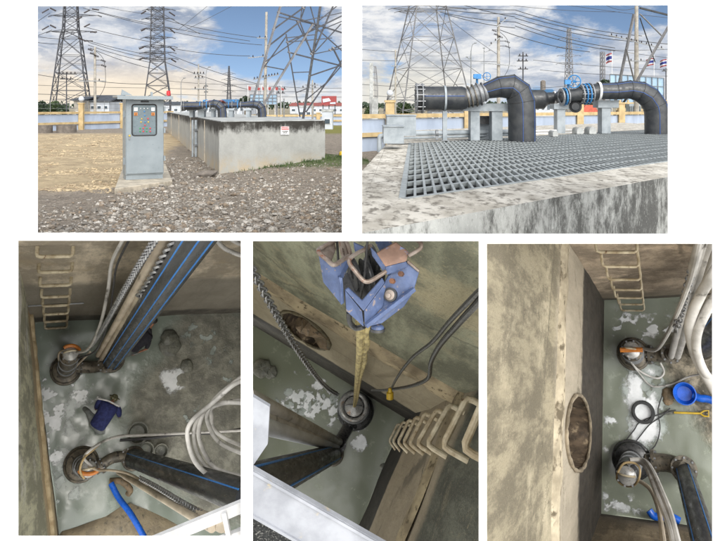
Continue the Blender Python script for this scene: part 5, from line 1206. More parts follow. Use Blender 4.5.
m_w3l = pitwall_mat('pit_left_wall_concrete', .6, 3.0, S(236,218,184), S(214,194,158), S(110,100,84), sc=.9)
p3.wall('pit_wall', fr3b, p3.hr(1.95), m_w3b, 'brown concrete back wall behind the ladder in the lower left pit', ext=(0,1))
# left wall leans outwards and carries a pale arris
T = p3.thing('pit_wall', 'pale streaked concrete wall along the left edge of the lower left pit', 'wall', p3.F(46, 440)); m = MB()
A, B = p3.F(31.2, 320), p3.F(62, 560); C, D = p3.F(31.2, 320)+p3.n*p3.hr(1.72), P(-70, 640, 6.5)
lw = lambda u, v: (A.lerp(B, u)).lerp(C.lerp(D, u), v)
m.grid(lambda u, v: lw(u, v)+Vector((.04*noise.noise(lw(u,v)*.8), 0, 0)), 50, 30); p3.b('wall_face', m, m_w3l, T, smooth=60)
m = MB(); m.tube([lw(i/30, .16+.02*noise.noise(Vector((i*.4, 0, 0)))) for i in range(31)], [.10+.03*noise.noise(Vector((i*.9, 2, 0))) for i in range(31)], 8); p3.b('arris', m, mat('pale_render', S(206,190,156), S(170,150,118), 4, .9, 0, .4), T)
# silt bank at the bottom
m = MB(); poly = [(52,545),(62,531),(76,527),(92,521),(106,516),(120,507),(130,503),(146,509),(166,518),(186,530),(180,560),(60,560)]; c = p3.F(110, 540, .1)
bk = [p3.F(x, y, .02) for x, y in poly]; ic = [p3.F(x+(112-x)*.12, y+(542-y)*.3, .16) for x, y in poly]
vs = bk+ic+[p3.F(112, 541, .2)]; n_ = len(poly); m.add(vs, [(i, (i+1) % n_, n_+(i+1) % n_, n_+i) for i in range(n_)]+[(n_+i, n_+(i+1) % n_, 2*n_) for i in range(n_)])
tag(p3.b('silt_bank', m, mat('grey_brown_silt', S(150,138,114), S(122,112,94), 3, .6, 0, .5, c3=S(100,94,80), scale3=7, dist=.04), smooth=80), 'bank of brown silt at the bottom of the lower left pit', 'silt', kind='stuff')
rows = []; A_, a_, m_, L_ = fr3b
for y, xl, xr in ((249.5,36,73.4),(267,37.8,72.2),(282,39.2,71),(294.4,40.8,70),(304,42.2,69),(313,43.2,68),(321,44,67.2),(328,44.8,66.6)):
    ratio = (440-y)/(440-328.3); h = p3.hr(ratio) if ratio > 1 else 0.02
    y2 = y; u0, u1 = p3.W(fr3b, xl, y, .19)[0], p3.W(fr3b, xr, y, .19)[0]; rows.append((p3.at(fr3b, u0, h), p3.at(fr3b, u1, h), p3.at(fr3b, u0, h, .19), p3.at(fr3b, u1, h, .19)))
ladder(p3, rows, 'ladder of cream coated step irons on the back wall of the lower left pit', .036, None)
m = MB(); m.bar(p3.at(fr3b, *p3.W(fr3b, 28, 306, .02), .02), p3.at(fr3b, *p3.W(fr3b, 84, 303, .02), .02), .03); tag(p3.b('tie_bar', m, m_steel), 'thin horizontal bar crossing behind the ladder in the lower left pit', 'bar')
T, C, rt = pump(p3, 'muddy pump with a steel cap near the ladder in the lower left pit', (66,370), (70.5,353), 13.6, 8.6, hmax=2.6)
elbow(p3, T, (74,366), (92,367), (106,364), .17, h=(.25,.3,.5))
C1 = C; T1 = T
T, C, rt = pump(p3, 'pump with an orange strap in the lower part of the lower left pit', (81,464), (88.5,469), 15.5, 9.0, hmax=2.2); C2 = C
elbow(p3, T, (95,470), (112,458), (128,456), .15, h=(.25,.3,.4))
m = MB(); m.tube([C+p3.x*rt*1.0*math.cos(t_)+p3.y*rt*.45*math.sin(t_)+p3.n*.13 for t_ in [math.pi*i/10+3.3 for i in range(11)]], .05, 8); tag(p3.b('strap', m, m_orange), 'orange strap around the lower pump of the lower left pit', 'strap')
m = MB(); m.tube([C1+p3.x*rt*math.cos(t_)+p3.y*rt*.8*math.sin(t_)+p3.n*.1 for t_ in [math.pi*i/10+.3 for i in range(8)]], .045, 8); tag(p3.b('strap', m, m_orange), 'orange strap on the pump cap beside the ladder', 'strap')
riser(p3, 'thick black riser with blue stripes climbing to the upper right in the lower left pit', (112,360), p3.F(112,360)+p3.n*p3.hr(3.1), .28, 3, r2=.21)
riser(p3, 'thick black riser pipe running to the lower right of the lower left pit', (133,458), P(252,499,9.6), .25, 1, r2=.23, off=20)
hg = 'hoses and cables in the lower left pit'
for i, (a, b, r, mt, lab) in enumerate((((98,355),(166,236),.075,m_hose,'cream pipe left of the chains rising to the upper edge'), ((102,358),(177,236),.085,m_hose,'second cream pipe rising beside the chains'), ((125,476),(222,526),.085,m_hose,'cream pipe running below the lower black riser'), ((118,472),(212,528),.06,m_hose,'thinner cream pipe at the very bottom right'))):
    p3.tri('cable_pipe', [p3.F(*a, .6), P(b[0], b[1], 9.2)], r*.95, mt, lab+' in the lower left pit', 'pipe', 14, 0, hg)
for a, b, lab, L in (((140,297),(183,236),'silver chain lying along the upper black riser, left one',.42), ((160,283),(201,236),'silver chain lying along the upper black riser, right one',.42), ((92,345),(158,236),'thin chain beside the left cream pipe',.22), ((140,478),(214,520),'chain lying along the lower cream pipes',.2)):
    A, B = P(a[0], a[1], 12.2), P(b[0], b[1], 8.6)
    if a[0] == 92: A = P(a[0], a[1], 17.5)
    if a[0] == 140 and a[1] > 400: A, B = P(*a, 14.5), P(*b, 9.8)
    m = MB(); m.chain([A.lerp(B, i/6)+Vector((.02*math.sin(i), 0, 0)) for i in range(7)], L*.6, .028 if L > .3 else .018); tag(p3.b('chain', m, m_chain), lab+' in the lower left pit', 'chain')
for pts, r, mt, lab in (([(76,352,2.6),(88,349,4),(100,325,7),(108,290,9),(112,262,10),(125,236,11.5)],.035,m_hoseg,'thin cable looping from the ladder pump up the back wall'), ([(78,358,2.4),(96,350,4),(108,322,6.5),(113,290,9),(117,265,10),(131,236,11.5)],.022,m_cable,'dark cable hanging down the back wall'),
        ([(72,350,2.7),(60,352,2.4),(60,362,1.2),(70,370,.9),(80,362,1.5),(90,352,3)],.03,m_hose,'cable wound round the ladder pump'), ([(92,466,2.3),(84,458,2.4),(90,450,2.6),(104,441,2.2),(120,436,2.0),(140,435,2),(246,430,3)],.035,m_hoseg,'muddy cable running right across the floor from the lower pump'),
        ([(88,466,2.3),(98,470,2.4),(110,470,3),(130,474,4),(160,492,7),(200,514,10),(246,545,12)],.03,m_hose,'cable leaving the lower pump towards the white rail'), ([(84,478,2.2),(80,470,2.5),(84,458,2.6),(94,449,2.4),(99,444,2.2)],.028,m_yw,'pale yellow cable looped over the lower pump'), ([(120,440,.3),(150,438,.3),(180,434,.4),(210,433,.5),(248,428,.5)],.04,m_cable,'dark cable lying across the middle of the floor')):
    p3.tri('cable', [p3.F(*q) for q in pts], r, mt, lab+' in the lower left pit', 'cable', 8, 6, hg)
sc3 = lambda q: (125+q[0]/3.467, 385+q[1]/3.467)
for i, (pts, lab) in enumerate((([(420,-20),(375,0),(300,65),(228,130),(218,190),(250,275),(330,335),(430,350)],'outermost'), ([(430,62),(340,60),(290,75),(262,120),(258,190),(300,275),(360,305),(430,318)],'second'), ([(420,-40),(330,30),(292,80),(287,130),(330,200),(430,245)],'third'), ([(430,45),(310,72),(300,110),(310,155),(360,190),(430,218)],'innermost'), ([(430,56),(320,66),(275,95),(240,150),(250,230),(300,300),(380,338),(430,342)],'lowest'))):
    p3.tri('hose', [P(*sc3(q), 11.5+.4*i+.3*math.sin(j*1.3+i)) for j, q in enumerate(pts)], .038, m_hoseg, '%s pale hose loop of the coil at the right edge of the lower left pit' % lab, 'hose', 12, 8, 'pale hose coil')
for pts, lab in (([(214,236),(222,246),(232,252),(250,258)],'pale hose curving across the upper right corner'), ([(226,235),(236,242),(250,247)],'second pale hose at the very upper right corner')):
    p3.tri('hose', [P(*q, 10) for q in pts], .034, m_hoseg, lab+' of the lower left pit', 'hose', 12, 6)
p3.tri('layflat_hose', [p3.F(111,483,.5), p3.F(119,498,.6), p3.F(131,514,.8), p3.F(146,540,1.0)], .08, m_blue, 'bright blue discharge hose at the bottom of the lower left pit', 'hose', 14)
p3.tri('canvas_hose', [p3.F(110,481,.3), p3.F(121,481,.4), p3.F(130,489,.4), p3.F(128,494,.3)], .085, m_silt, 'short muddy canvas hose beside the bright blue hose', 'hose', 12)
T = p3.thing('guard_rail', 'white painted guard rail across the lower right corner of the lower left pit', 'railing', P(190, 540, 6))
for a, b, w_ in (((138,549),(252,501.5),.095), ((180,556),(252,527),.05)): m = MB(); m.bar(P(*a, 6), P(*b, 6.2), w_, .06, up=Yv); p3.b('rail', m, m_white, T, smooth=0)
m = MB(); m.bar(P(224,512,6.1), P(234,560,6.1), .04); p3.b('upright', m, m_white, T, smooth=0)
for poly, thr, sd_, lab in (([(160,371),(183,369),(186,388),(170,394),(162,388)],-.45,1,'bright square painted sky reflection right of centre'), ([(38,366),(58,362),(92,382),(98,398),(74,404),(62,420),(66,450),(52,470),(44,440),(42,400)],.06,2,'painted reflection streaks between ladder pump and crouching worker'), ([(178,412),(196,408),(198,426),(182,428)],-.05,3,'faint painted reflection above the floor cable'), ([(52,470),(80,482),(78,512),(58,505)],.0,4,'painted reflection flecks left of the lower pump'), ([(165,318),(215,330),(236,372),(226,384),(200,350)],.12,5,'pale arc of painted reflection near the right wall')):
    p3.patch(poly, lab+' in the lower left pit', thr=thr+(.12 if sd_ in (3, 5) else 0), sc=3.4 if sd_ > 1 else 2.4, seed=sd_, cell=.035, mt=m_foam if sd_ in (1, 2) else m_skyreflg)
p3.patch([(68,390),(90,392),(90,402),(76,408),(76,424),(88,438),(72,450),(60,476),(54,462),(64,436),(62,412)], 'pale grey painted reflection trail between ladder pump and lower pump in the lower left pit', thr=-.5, sc=1.6, seed=12, cell=.04, mt=m_skyreflg, h=.008, cat='painted_sky_reflection')
def lump(pit, px_, py_, r, label, mt, flat=.5, cat='lump', j=.22, name='mud_lump', sc_=(1,1,1)):
    m = MB(); m.sphere(pit.F(px_, py_, r*.15), r, (sc_[0], sc_[1], flat), 24, 14, M=pit.M.to_3x3(), j=j); tag(pit.b(name, m, mt), label, cat)
lump(p3, 169,338,.26,'dark mud covered bundle right of the worker behind the riser',m_mudl)
lump(p3, 170,345,.34,'low mud heap under the dark bundle',m_mudl,.2)
lump(p3, 187,366,.2,'curved piece of debris above the bright painted reflection',m_mudl,.3)
for a, r, lab in (((137,433),.3,'half sunk dark bucket on the floor cable'), ((160,451),.2,'small muddy ring beside the lower riser'), ((145,450),.22,'muddy ring touching the lower riser')):
    m = MB(); m.lathe(p3.F(*a, -.05), p3.n, [(0,r*.8),(.28,r),(.30,r*1.05),(.30,r*.9),(.05,r*.7),(.04,0)], 24); tag(p3.b('mud_bucket', m, m_mudl), lab+' in the lower left pit', 'bucket')
T, W = person(p3, 'worker in a navy shirt and camouflage cap bending over in the grey mud', dict(head=(113.8,398.8,.70), neck=(111.8,402.5,.68), chest=(109,407,.68), waist=(102.5,418,.66), pelvis=(96.5,427,.58), ls=(99.5,400.5,.62), le=(95.5,409,.42), lw=(100,406,.15), rs=(118.5,409,.62), re=(119.5,417,.42), rw=(118,410,.15), lh=(93.5,422,.5), lk=(88.5,412,.42), la=(84,408,.08), rh=(99,427,.5), rk=(92.5,416,.38), ra=(87.5,413,.08)), m_navy, m_waders, m_cap2)
m = MB(); q = [p3.F(98.5,398.6,.80), p3.F(108,400.6,.86), p3.F(119.5,406.4,.80)]; m.tube(spline(q), .022, 6); p3.b('reflective_stripe', m, m_white, T)
T, W = person(p3, 'worker in a dark shirt reaching out from behind the upper black riser', dict(head=(153.5,321,.9), neck=(150.5,326.5,.85), chest=(147,333,.8), waist=(138,341,.7), pelvis=(131,347,.5), ls=(140,328,.75), le=(136,334,.5), lw=(131,343,.4), rs=(149,338,.75), re=(147.5,348.5,.5), rw=(136,353,.35), lh=(128,344,.45), lk=(122,340,.3), la=(116,338,.05), rh=(132,351,.45), rk=(124,350,.3), ra=(117,352,.05)), m_dshirt, m_waders, None, back=False)
m = MB(); m.sphere(W['rw'], .05, (1.5,1,.7), 12, 8); p3.b('glove', m, m_glove, T)

# ================================================================ lower middle pit
p4 = Pit((353, 440), 25, '4')
m_mud4 = mud_mat('pit_water_green', S(122,128,110), S(110,110,92), -8, 4, 1.0)
q4 = [p4.F(200, 260), p4.F(440, 260), p4.F(440, 640), p4.F(200, 640)]
mb = MB(); mb.grid(lambda u, v: (lambda q: q+p4.n*(.03*noise.noise(q*1.1)))(q4[0].lerp(q4[1], u).lerp(q4[3].lerp(q4[2], u), v)), 60, 60); struct(p4.b('pit_floor', mb, m_mud4, smooth=60))
frA = p4.wallframe((215, 301.8), (405, 418)); frB = p4.wallframe((405, 418), (345, 556.6))
hr = p4.hr
m_w4a = pitwall_mat('pit_wall_mossy', hr(1.22), hr(2.0), S(136,138,116), S(160,150,126), S(48,45,38), sc=.55, pale=S(176,166,134))
m_w4b = pitwall_mat('pit_wall_ladder_side', hr(1.30), hr(2.35), S(96,98,86), S(166,154,132), S(46,43,37), sc=.55, pale=S(170,158,128))
holeA = [(305.5+math.cos(t_)*29*math.cos(.62)-math.sin(t_)*10.5*math.sin(.62), 329.5+math.cos(t_)*29*math.sin(.62)+math.sin(t_)*10.5*math.cos(.62)) for t_ in [2*math.pi*i/48 for i in range(48)]]
T = p4.wall('pit_wall', frA, hr(6.6), m_w4a, 'mossy green concrete wall with an oval pipe opening in the lower middle pit', hole=holeA, ext=(4,.6))
def tunnel(pit, fr, hole, T, depth, collar, mt_in, mc=m_conc):
    A, a, m_, L = fr; hp = pit.hole; m = MB(); n = len(hp); m.add(hp+[p-m_*depth for p in hp], [(i, (i+1) % n, (i+1) % n+n, i+n) for i in range(n)]+[tuple(range(n, 2*n))]); pit.b('pipe_opening', m, mt_in, T)
    m = MB(); m.tube([p+m_*.02 for p in hp], [collar*(1+.9*noise.noise(Vector((i*.6, 3, depth)))) for i in range(n)], 8, closed=True); pit.b('opening_collar', m, mc, T)
m_tun = mat('tunnel_dirt', S(120,104,86), S(60,52,44), 2.5, .95, 0, .6, c3=S(150,134,110), scale3=6)
tunnel(p4, frA, holeA, T, 2.6, .04, m_tun, mat('mossy_collar', S(120,112,88), S(84,78,62), 3, .9, 0, .6))
m = MB(); A, a, m_, L = frA
for i in range(46):
    q = p4.W(frA, 305+random.uniform(-3, 19), 332+random.uniform(-3, 13)); m.rock(p4.at(frA, q[0], q[1], -random.uniform(.1, 1.0)), random.uniform(.12, .4), 1)
tag(p4.b('rubble', m, m_silt, smooth=0), 'broken rubble and twigs lying in the oval pipe opening of the lower middle pit', 'rubble', kind='stuff')
m = MB(); 
def ledge(pit, fr, v, u0, u1, h, d, mt, label, T, wob=.2):
    m = MB(); n = 60; A, a, m_, L = fr
    for i in range(n+1): pass
    rings = []
    for i in range(n+1):
        u = u0+(u1-u0)*i/n; w_ = wob*noise.noise(Vector((u*.9, v, 0))); dd = d*(1+.4*noise.noise(Vector((u*2.2, v, 4))))
        rings.append([pit.at(fr, u, v+w_, 0), pit.at(fr, u, v+w_+h*.2, dd), pit.at(fr, u, v+w_+h*.7, dd*.9), pit.at(fr, u, v+w_+h, 0)])
    vs = [p for r_ in rings for p in r_]; m.add(vs, [(i*4+k, i*4+k+1, (i+1)*4+k+1, (i+1)*4+k) for i in range(n) for k in range(3)]); pit.b('ledge', m, mt, T)
m_ledge = mat('ledge_render', S(170,156,126), S(122,110,88), 2.2, .9, 0, .6, c3=S(90,80,60), scale3=7)
ledge(p4, frA, hr(1.98), -4, L, .9, .14, m_ledge, '', T)
T = p4.wall('pit_wall', frB, hr(5), m_w4b, 'brown streaked concrete wall that carries the ladder in the lower middle pit', ext=(.5,2))
ledge(p4, frB, hr(2.1), 0, 14, .5, .10, m_ledge, '', T)
A_, a_, m_, L_ = frB; rows = []
# ladder: protrusion and width found from the pixel traces
lows = [(391.5,447),(395.5,449.5),(400.5,451),(408,452.4),(415,453),(423.6,453.8),(433.7,454.6),(446.6,456.6),(468,460.6),(497,466)]
ups = [(393.5,425),(398,423.4),(403,421.5),(409,419.5),(416,416.6),(425,413),(436.5,409.4),(449.5,404.4),(467,397),(489,388)]
lowo = [(386.4,440.2),(389.4,441),(393,441.6),(398,442.2),(403.5,442.8),(409.5,443.4),(417,444),(427,444.6),(442.5,446.2),(463,449)]
for i in range(10):
    ul, vl = p4.W(frB, *lows[i]); h = vl
    # bar corner on the same level as its foot
    bl = p4.F(lowo[i][0], lowo[i][1], h); br = p4.F(ups[i][0], ups[i][1], h)
    dl = (bl-A_).dot(m_); dr = (br-A_).dot(m_); wl = p4.at(frB, ul, vl); wr = br-m_*dr; rows.append((wl, wr, bl, br))
ladder(p4, rows, 'ladder of cream step irons on the brown wall of the lower middle pit', .042, None)
T, C, rt = pump(p4, 'black pump hanging from the rope in the lower middle pit', (355.5,411), (354,406.5), 17.2, 11, hmax=1.6, dark=True, body=m_pumpd, capm=m_capb)
m = MB(); m.torus(C+p4.n*.0, p4.n, rt*1.12, .07, 40, 8); p4.b('top_ring', m, m_capb, T)
m = MB(); m.torus(C-p4.n*.3, p4.n, rt*1.32, .05, 40, 8); p4.b('lower_ring', m, m_steel, T)
elbow(p4, T, (352,420), (344,434), (338,444), .2, mt=m_pumpd, h=(.4,.5,.6))
riser(p4, 'wide black pipe with blue stripes running left behind the white beam of the middle pit', (333,454), P(238,492,8.6), .30, 2, r2=.30, off=-6, mt=m_pipe4, sw=.02)
for i, (a, b, r, lab) in enumerate((((340,442),(246,394),.12,'upper grey pipe'), ((338,445),(244,408),.09,'middle grey pipe'), ((336,446),(244,420),.15,'thick lower grey pipe'))):
    p4.tri('cable_pipe', [p4.F(*a, .5), P(b[0], b[1], 10.5)], r, m_hoseg if i < 2 else mat('grey_brown_hose', S(222,228,236), S(188,192,198), 2, .6, 0, .05, stretch=(1,1,.2)), lab+' running left above the black pipe in the lower middle pit', 'pipe', 14, 0)
A = P(248, 262, 9.0); B = p4.F(338, 394, 1.2); m = MB(); 
pts = [A.lerp(B, t_) + p4.n*0 - Vector((0,0,.35*4*t_*(1-t_))) for t_ in [i/24 for i in range(25)]]
m.chain(pts, .22, .017, .30); tag(p4.b('chain', m, m_chain), 'long silver chain hanging from the upper left to the pump in the lower middle pit', 'chain')
m = MB(); pts = spline([P(360,322,5.6), P(360.5,345,6.6), P(358,372,9.5), C+p4.n*.3]); m.tube(pts, [.040]*(len(pts)), 10)
pts2 = [p+Vector((.05+.01*math.sin(i), 0, .0)) for i, p in enumerate(pts)]; m.tube(pts2, .030, 10); tag(p4.b('lifting_sling', m, m_rope), 'tan rope sling hanging from the blue hook block to the black pump', 'sling')
pg = 'painted sky reflections on the floor of the lower middle pit'
p4.patch([(296,388),(318,392),(345,404),(340,418),(330,428),(304,416),(280,404)], 'large checkered painted sky reflection left of the black pump', thr=-.2, sc=4.5, seed=3, cell=.04)
p4.patch([(290,384),(322,388),(352,404),(346,424),(330,434),(298,422),(272,404)], 'grey painted rim around the large checkered sky reflection in the lower middle pit', thr=-.08, sc=3.2, seed=13, cell=.05, mt=m_skyreflg, h=.009, cat='painted_sky_reflection')
p4.patch([(346,432),(362,424),(376,430),(372,440),(366,452),(352,446)], 'broken painted sky reflection right below the black pump', thr=-.1, sc=1.6, seed=5, cell=.05)
p4.patch([(296,372),(310,368),(336,392),(326,396)], 'thin painted reflection flecks beside the chain end', thr=.1, sc=2.4, seed=6, cell=.05)
for pts, r, lab in (([(489,284),(478,292),(449,322),(432,342),(412,358),(398,376),(390,391)],.021,'thinner black cable crossing the mossy wall'), ([(489,290),(480,300),(458,324),(440,345),(431,362),(428,378),(414,385),(400,388),(384,390),(372,390)],.028,'thicker black cable bending down to the yellow plug')):
    q = []
    for (x, y) in pts:
        u, v = p4.W(frA, x, y, .35); q.append(p4.at(frA, u, v, .35))
    p4.tri('cable', q, r, m_blackc, lab+' in the lower middle pit', 'cable', 10, 8)
m = MB(); u, v = p4.W(frA, 390, 394, .5); c = p4.at(frA, u, v, .5); m.lathe(c, Vector((0,0,1)), [(-.10,.03),(-.09,.07),(.03,.07),(.05,.045),(.12,.03)], 12); tag(p4.b('plug', m, m_yel), 'yellow plug at the end of the black cable in the lower middle pit', 'plug')
for x, y, r, lab in ((262,368,.34,'dark mud ring near the left edge'), (271,372,.24,'small muddy lump beside the mud ring'), (383,467,.12,'pebble of mud near the foot of the ladder')): lump(p4, x, y, r, lab+' of the lower middle pit', m_mudl, .3)
# gantry beams
def beam(pit, a, b, Ya, Yb, w_, h_, label, mt=m_rail, name='gantry_beam'):
    T = pit.thing(name, label, 'beam', P(*a, Ya)); m = MB(); m.bar(P(*a, Ya), P(*b, Yb), w_, h_, up=Yv); o = pit.b('web', m, mt, T, smooth=0)
    d = (P(*b, Yb)-P(*a, Ya)).normalized(); s_ = d.cross(Yv).normalized(); 
    for e in (-1, 1): m = MB(); off = s_*(w_/2-.012)*e-Yv*(h_/2+.012); m.bar(P(*a, Ya)+off, P(*b, Yb)+off, .02, .02, up=Yv); pit.b('flange_lip', m, mt, T, smooth=0)
    return T
beam(p4, (240,483), (380,563), 5.3, 5.3, .31, .06, 'broad white painted beam across the lower left corner of the lower middle pit')
T = p4.thing('gantry_plate', 'white steel plate sticking in from the left edge of the lower middle pit', 'plate', P(258,430,5.4)); m = MB(); m.prism([P(244,390,5.45),P(252,396,5.45),P(269.6,406.8,5.45),P(267.6,444,5.45),P(252,467,5.45),P(244,470,5.45)], (0,.05,0)); p4.b('plate', m, m_rail, T, smooth=0)
m = MB(); m.prism([P(244,508,6),P(262,510,6),P(300,541,6),P(306,552,6),P(244,552,6)], (0,.2,0)); tag(p4.b('gravel_ground', m, mat('dark_gravel', S(60,62,62), S(30,32,34), 40, .9, 0, .8, c3=S(130,130,126), scale3=60, lo3=.55, hi3=.62)), 'dark gravel edge under the broad white beam', 'gravel', kind='stuff')
# hook block
m_rustt = mat('rusty_blue_plate', S(150,120,104), S(122,98,86), 6, .7, 0, .3, c3=S(120,140,180), scale3=8, lo3=.58, hi3=.66)
HB = p4.thing('hook_block', 'worn blue steel hoist block hanging over the lower middle pit', 'hoist block', P(362, 322, 5.6))
def plate(poly, Y0, th, mt=m_bluecr, nm='side_plate', tilt=0.0, parent=None):
    pts = [P(x, y, Y0+tilt*(x-poly[0][0])) for x, y in poly]; m = MB(); m.prism(pts, (0, th, 0)); o = p4.b(nm, m, mt, HB, parent, smooth=0); bv = o.modifiers.new('edge', 'BEVEL'); bv.width = .006; bv.segments = 2; return o
hx = lambda x, y, dy=0.0: P(310+x/5.3, 238+y/5.3, 5.15+dy)
def hface(pts, th=.035, mt=m_bluecr, nm='side_plate', parent=None):
    m = MB(); m.prism([hx(*p) for p in pts], (0, th, 0)); o = p4.b(nm, m, mt, HB, parent, smooth=0); bv = o.modifiers.new('edge', 'BEVEL'); bv.width = .006; bv.segments = 3; return o
def htube(pts, r, mt=m_ironc, nm='guard_frame', sp=5, seg=10):
    m = MB(); m.tube(spline([hx(*p) for p in pts], sp) if sp else [hx(*p) for p in pts], r, seg); return p4.b(nm, m, mt, HB)
# left cheek, an open box of two plates with a thick worn rim
hface([(42,70,.26),(125,148,.14),(150,212,.14),(172,246,.12),(165,352,.16),(70,235,.24)])
hface([(125,148,.14),(210,94,.26),(205,150,.26),(176,214,.2),(150,212,.14)])
hface([(150,206,.10),(172,212,.10),(182,345,.13),(163,356,.12),(160,250,.10)], .05)
hface([(44,62,.30),(130,18,.42),(138,60,.42),(112,128,.30),(60,80,.30)], .02, m_ironc, 'inner_plate')
htube([(132,14,.42),(75,44,.32),(46,62,.25),(52,82,.2),(90,114,.16),(126,142,.11),(170,118,.18),(208,94,.24)], .018)
# fork in the middle: two plates meeting at the front arris, light worn tops
hface([(185,274,.10),(275,388,.0),(285,472,.0),(192,388,.08)])
hface([(287,386,.0),(396,240,.12),(402,262,.13),(388,362,.11),(290,472,.0)])
hface([(185,274,.085),(204,264,.095),(276,332,.04),(382,212,.14),(396,236,.11),(284,388,-.01)], .03, m_bluecr, 'fork_top')
# right cheek
hface([(396,240,.125),(415,200,.16),(500,118,.22),(580,176,.24),(548,288,.22),(500,362,.18),(382,452,.08),(292,474,.012),(388,362,.12)], .05)
hface([(518,116,.20),(582,172,.225),(576,184,.225),(512,130,.2)], .03, m_ironc, 'worn_edge')
m = MB(); m.bar(hx(296,466,-.02), hx(552,270,.19), .03, .03); p4.b('stiffener', m, m_bluecr, HB, smooth=0)
for x, y, r_, mt, sg in ((425,300,.052,m_pumpd,24),(425,302,.038,m_ironc,24),(418,306,.02,m_ironc,6),(437,228,.021,m_rust,6),(483,190,.021,m_rust,6)):
    m = MB(); m.lathe(hx(x, y, .115 if r_ > .03 else .09), (-.35,-1,.35), [(-.02, r_),(.012+(.052-r_)*.4, r_),(.014+(.052-r_)*.4, r_*.8),(.016+(.052-r_)*.4, 0)], sg); p4.b('pin' if r_ > .03 else 'bolt', m, mt, HB, smooth=20)
# top cleat: rusty plate with a blue apron
hface([(352,80,.14),(455,22,.24),(526,76,.2),(510,124,.16),(400,152,.1)], .03, m_rustt, 'top_cleat')
hface([(400,153,.095),(511,125,.155),(520,152,.16),(478,176,.15),(405,196,.1)], .03)
hface([(318,44,.16),(352,80,.14),(400,152,.1),(404,176,.1),(392,182,.1),(330,96,.15)], .03)
hface([(230,24,.4),(290,50,.36),(250,92,.34),(236,66,.38)], .04); hface([(340,12,.38),(425,12,.38),(446,50,.34),(372,72,.3)], .04)
# guard loop in front and the bail at the right
htube([(402,176,.07),(360,204,.04),(312,230,.0),(280,222,.0),(240,176,.02),(212,138,.04),(210,112,.07),(240,86,.12),(290,60,.18),(322,40,.24)], .0165)
htube([(524,92,.17),(560,72,.16),(586,52,.16),(586,26,.18),(560,6,.22),(530,-6,.3)], .0165, nm='bail')
# sheaves seen edge on between the cheeks
for x, y, r_, dy in ((190,70,.115,.5),(235,190,.13,.42),(300,190,.13,.36),(330,110,.12,.45)):
    m = MB(); d_ = Vector((.93,.3,.2)).normalized(); c_ = hx(x, y, dy); m.lathe(c_-d_*.02, d_, [(0,r_*.3),(0,r_),(.014,r_*.86),(.026,r_*.86),(.04,r_),(.04,r_*.3),(0,r_*.3)], 32); p4.b('sheave', m, m_pumpd if dy < .48 else m_ironc, HB)
hface([(170,200,.55),(300,120,.6),(400,190,.5),(390,330,.4),(285,450,.3),(190,380,.35)], .03, m_pumpd, 'back_plate')
m = MB(); m.sphere(hx(358,476,.12), .05, (1.0,1,.6), 20, 12); p4.b('hook_nut', m, m_bluecr, HB)
m = MB(); m.lathe(hx(358,478,.12)-Zv*.02, Zv, [(0,.02),(0,.056),(.02,.056),(.02,.02)], 24); p4.b('nut_collar', m, m_pumpd, HB)
for i, q in enumerate(([(150,120,.46),(140,-30,.3)], [(265,330,.2),(290,190,.1),(308,-30,.05)])):
    m = MB(); m.tube([hx(*z) for z in q], .0105, 8); tag(p4.b('hoist_rope', m, m_blackc), ('left','right')[i]+' black wire rope running up from the blue hoist block', 'wire rope')
m = MB(); m.tube(spline([P(349,312,5.45),P(350,322,5.5),P(356,328,5.55),P(364,326,5.5)]), .022, 12); p4.b('hook', m, m_pumpd, HB)

# ================================================================ lower right pit
p5 = Pit((652, 380), 17.6, '5')
m_mud5 = mud_mat('pit_water_olive', S(132,138,124), S(160,150,130), 3.2, .2, 2.7, S(74,70,58), sc=1.1)
q4 = [p5.F(540, 240), p5.F(790, 240), p5.F(790, 620), p5.F(540, 620)]
mb = MB(); mb.grid(lambda u, v: (lambda q: q+p5.n*(.04*noise.noise(q*1.3)+.012*noise.noise(q*4)))(q4[0].lerp(q4[1], u).lerp(q4[3].lerp(q4[2], u), v)), 80, 80); struct(p5.b('pit_floor', mb, m_mud5, smooth=60))
frL = p5.wallframe((604.3, 299), (601.3, 514)); frT = p5.wallframe((604.3, 300.5), (760, 294)); frD = p5.wallframe((601.3, 513), (760, 536))
hr5 = p5.hr
m_w5l = pitwall_mat('pit_wall_stained', hr5(1.46), hr5(1.98), S(158,148,124), S(176,166,148), S(62,56,48), sc=1.0, pale=S(206,194,166), ax=(1.2,1.2,.3))
m_w5t = pitwall_mat('pit_wall_grey_brown', .5, 2.0, S(170,154,134), S(132,122,106), S(80,74,64), sc=.9, ax=(.5,.5,.3))
hole5 = [(577.2+math.cos(t_)*12.2, 432.5+math.sin(t_)*38) for t_ in [2*math.pi*i/56 for i in range(56)]]
T = p5.wall('pit_wall', frL, hr5(3.9), m_w5l, 'tall stained concrete wall with a round pipe opening in the lower right pit', hole=hole5, ext=(0,0))
tunnel(p5, frL, hole5, T, 1.8, .03, m_tun, mat('worn_collar', S(150,138,118), S(104,94,78), 3, .9, 0, .8))
L5 = frL[3]
ledge(p5, frL, hr5(1.93), 0, L5, .42, .08, mat('ledge_render_pale', S(190,178,154), S(138,128,108), 2.0, .9, 0, .8, c3=S(96,86,68), scale3=5, lo3=.5, hi3=.62), '', T, .3)
m = MB()
for i in range(24):
    q = p5.W(frL, 577+random.uniform(-3, 8), 404+random.uniform(-3, 14)); m.rock(p5.at(frL, q[0], q[1], -random.uniform(.5, 1.4)), random.uniform(.08, .22), 1)
tag(p5.b('rubble', m, m_silt, smooth=0), 'dark debris caught in the round pipe opening of the lower right pit', 'rubble', kind='stuff')
p5.wall('pit_wall', frT, hr5(2.1), m_w5t, 'grey brown back wall behind the ladder in the lower right pit')
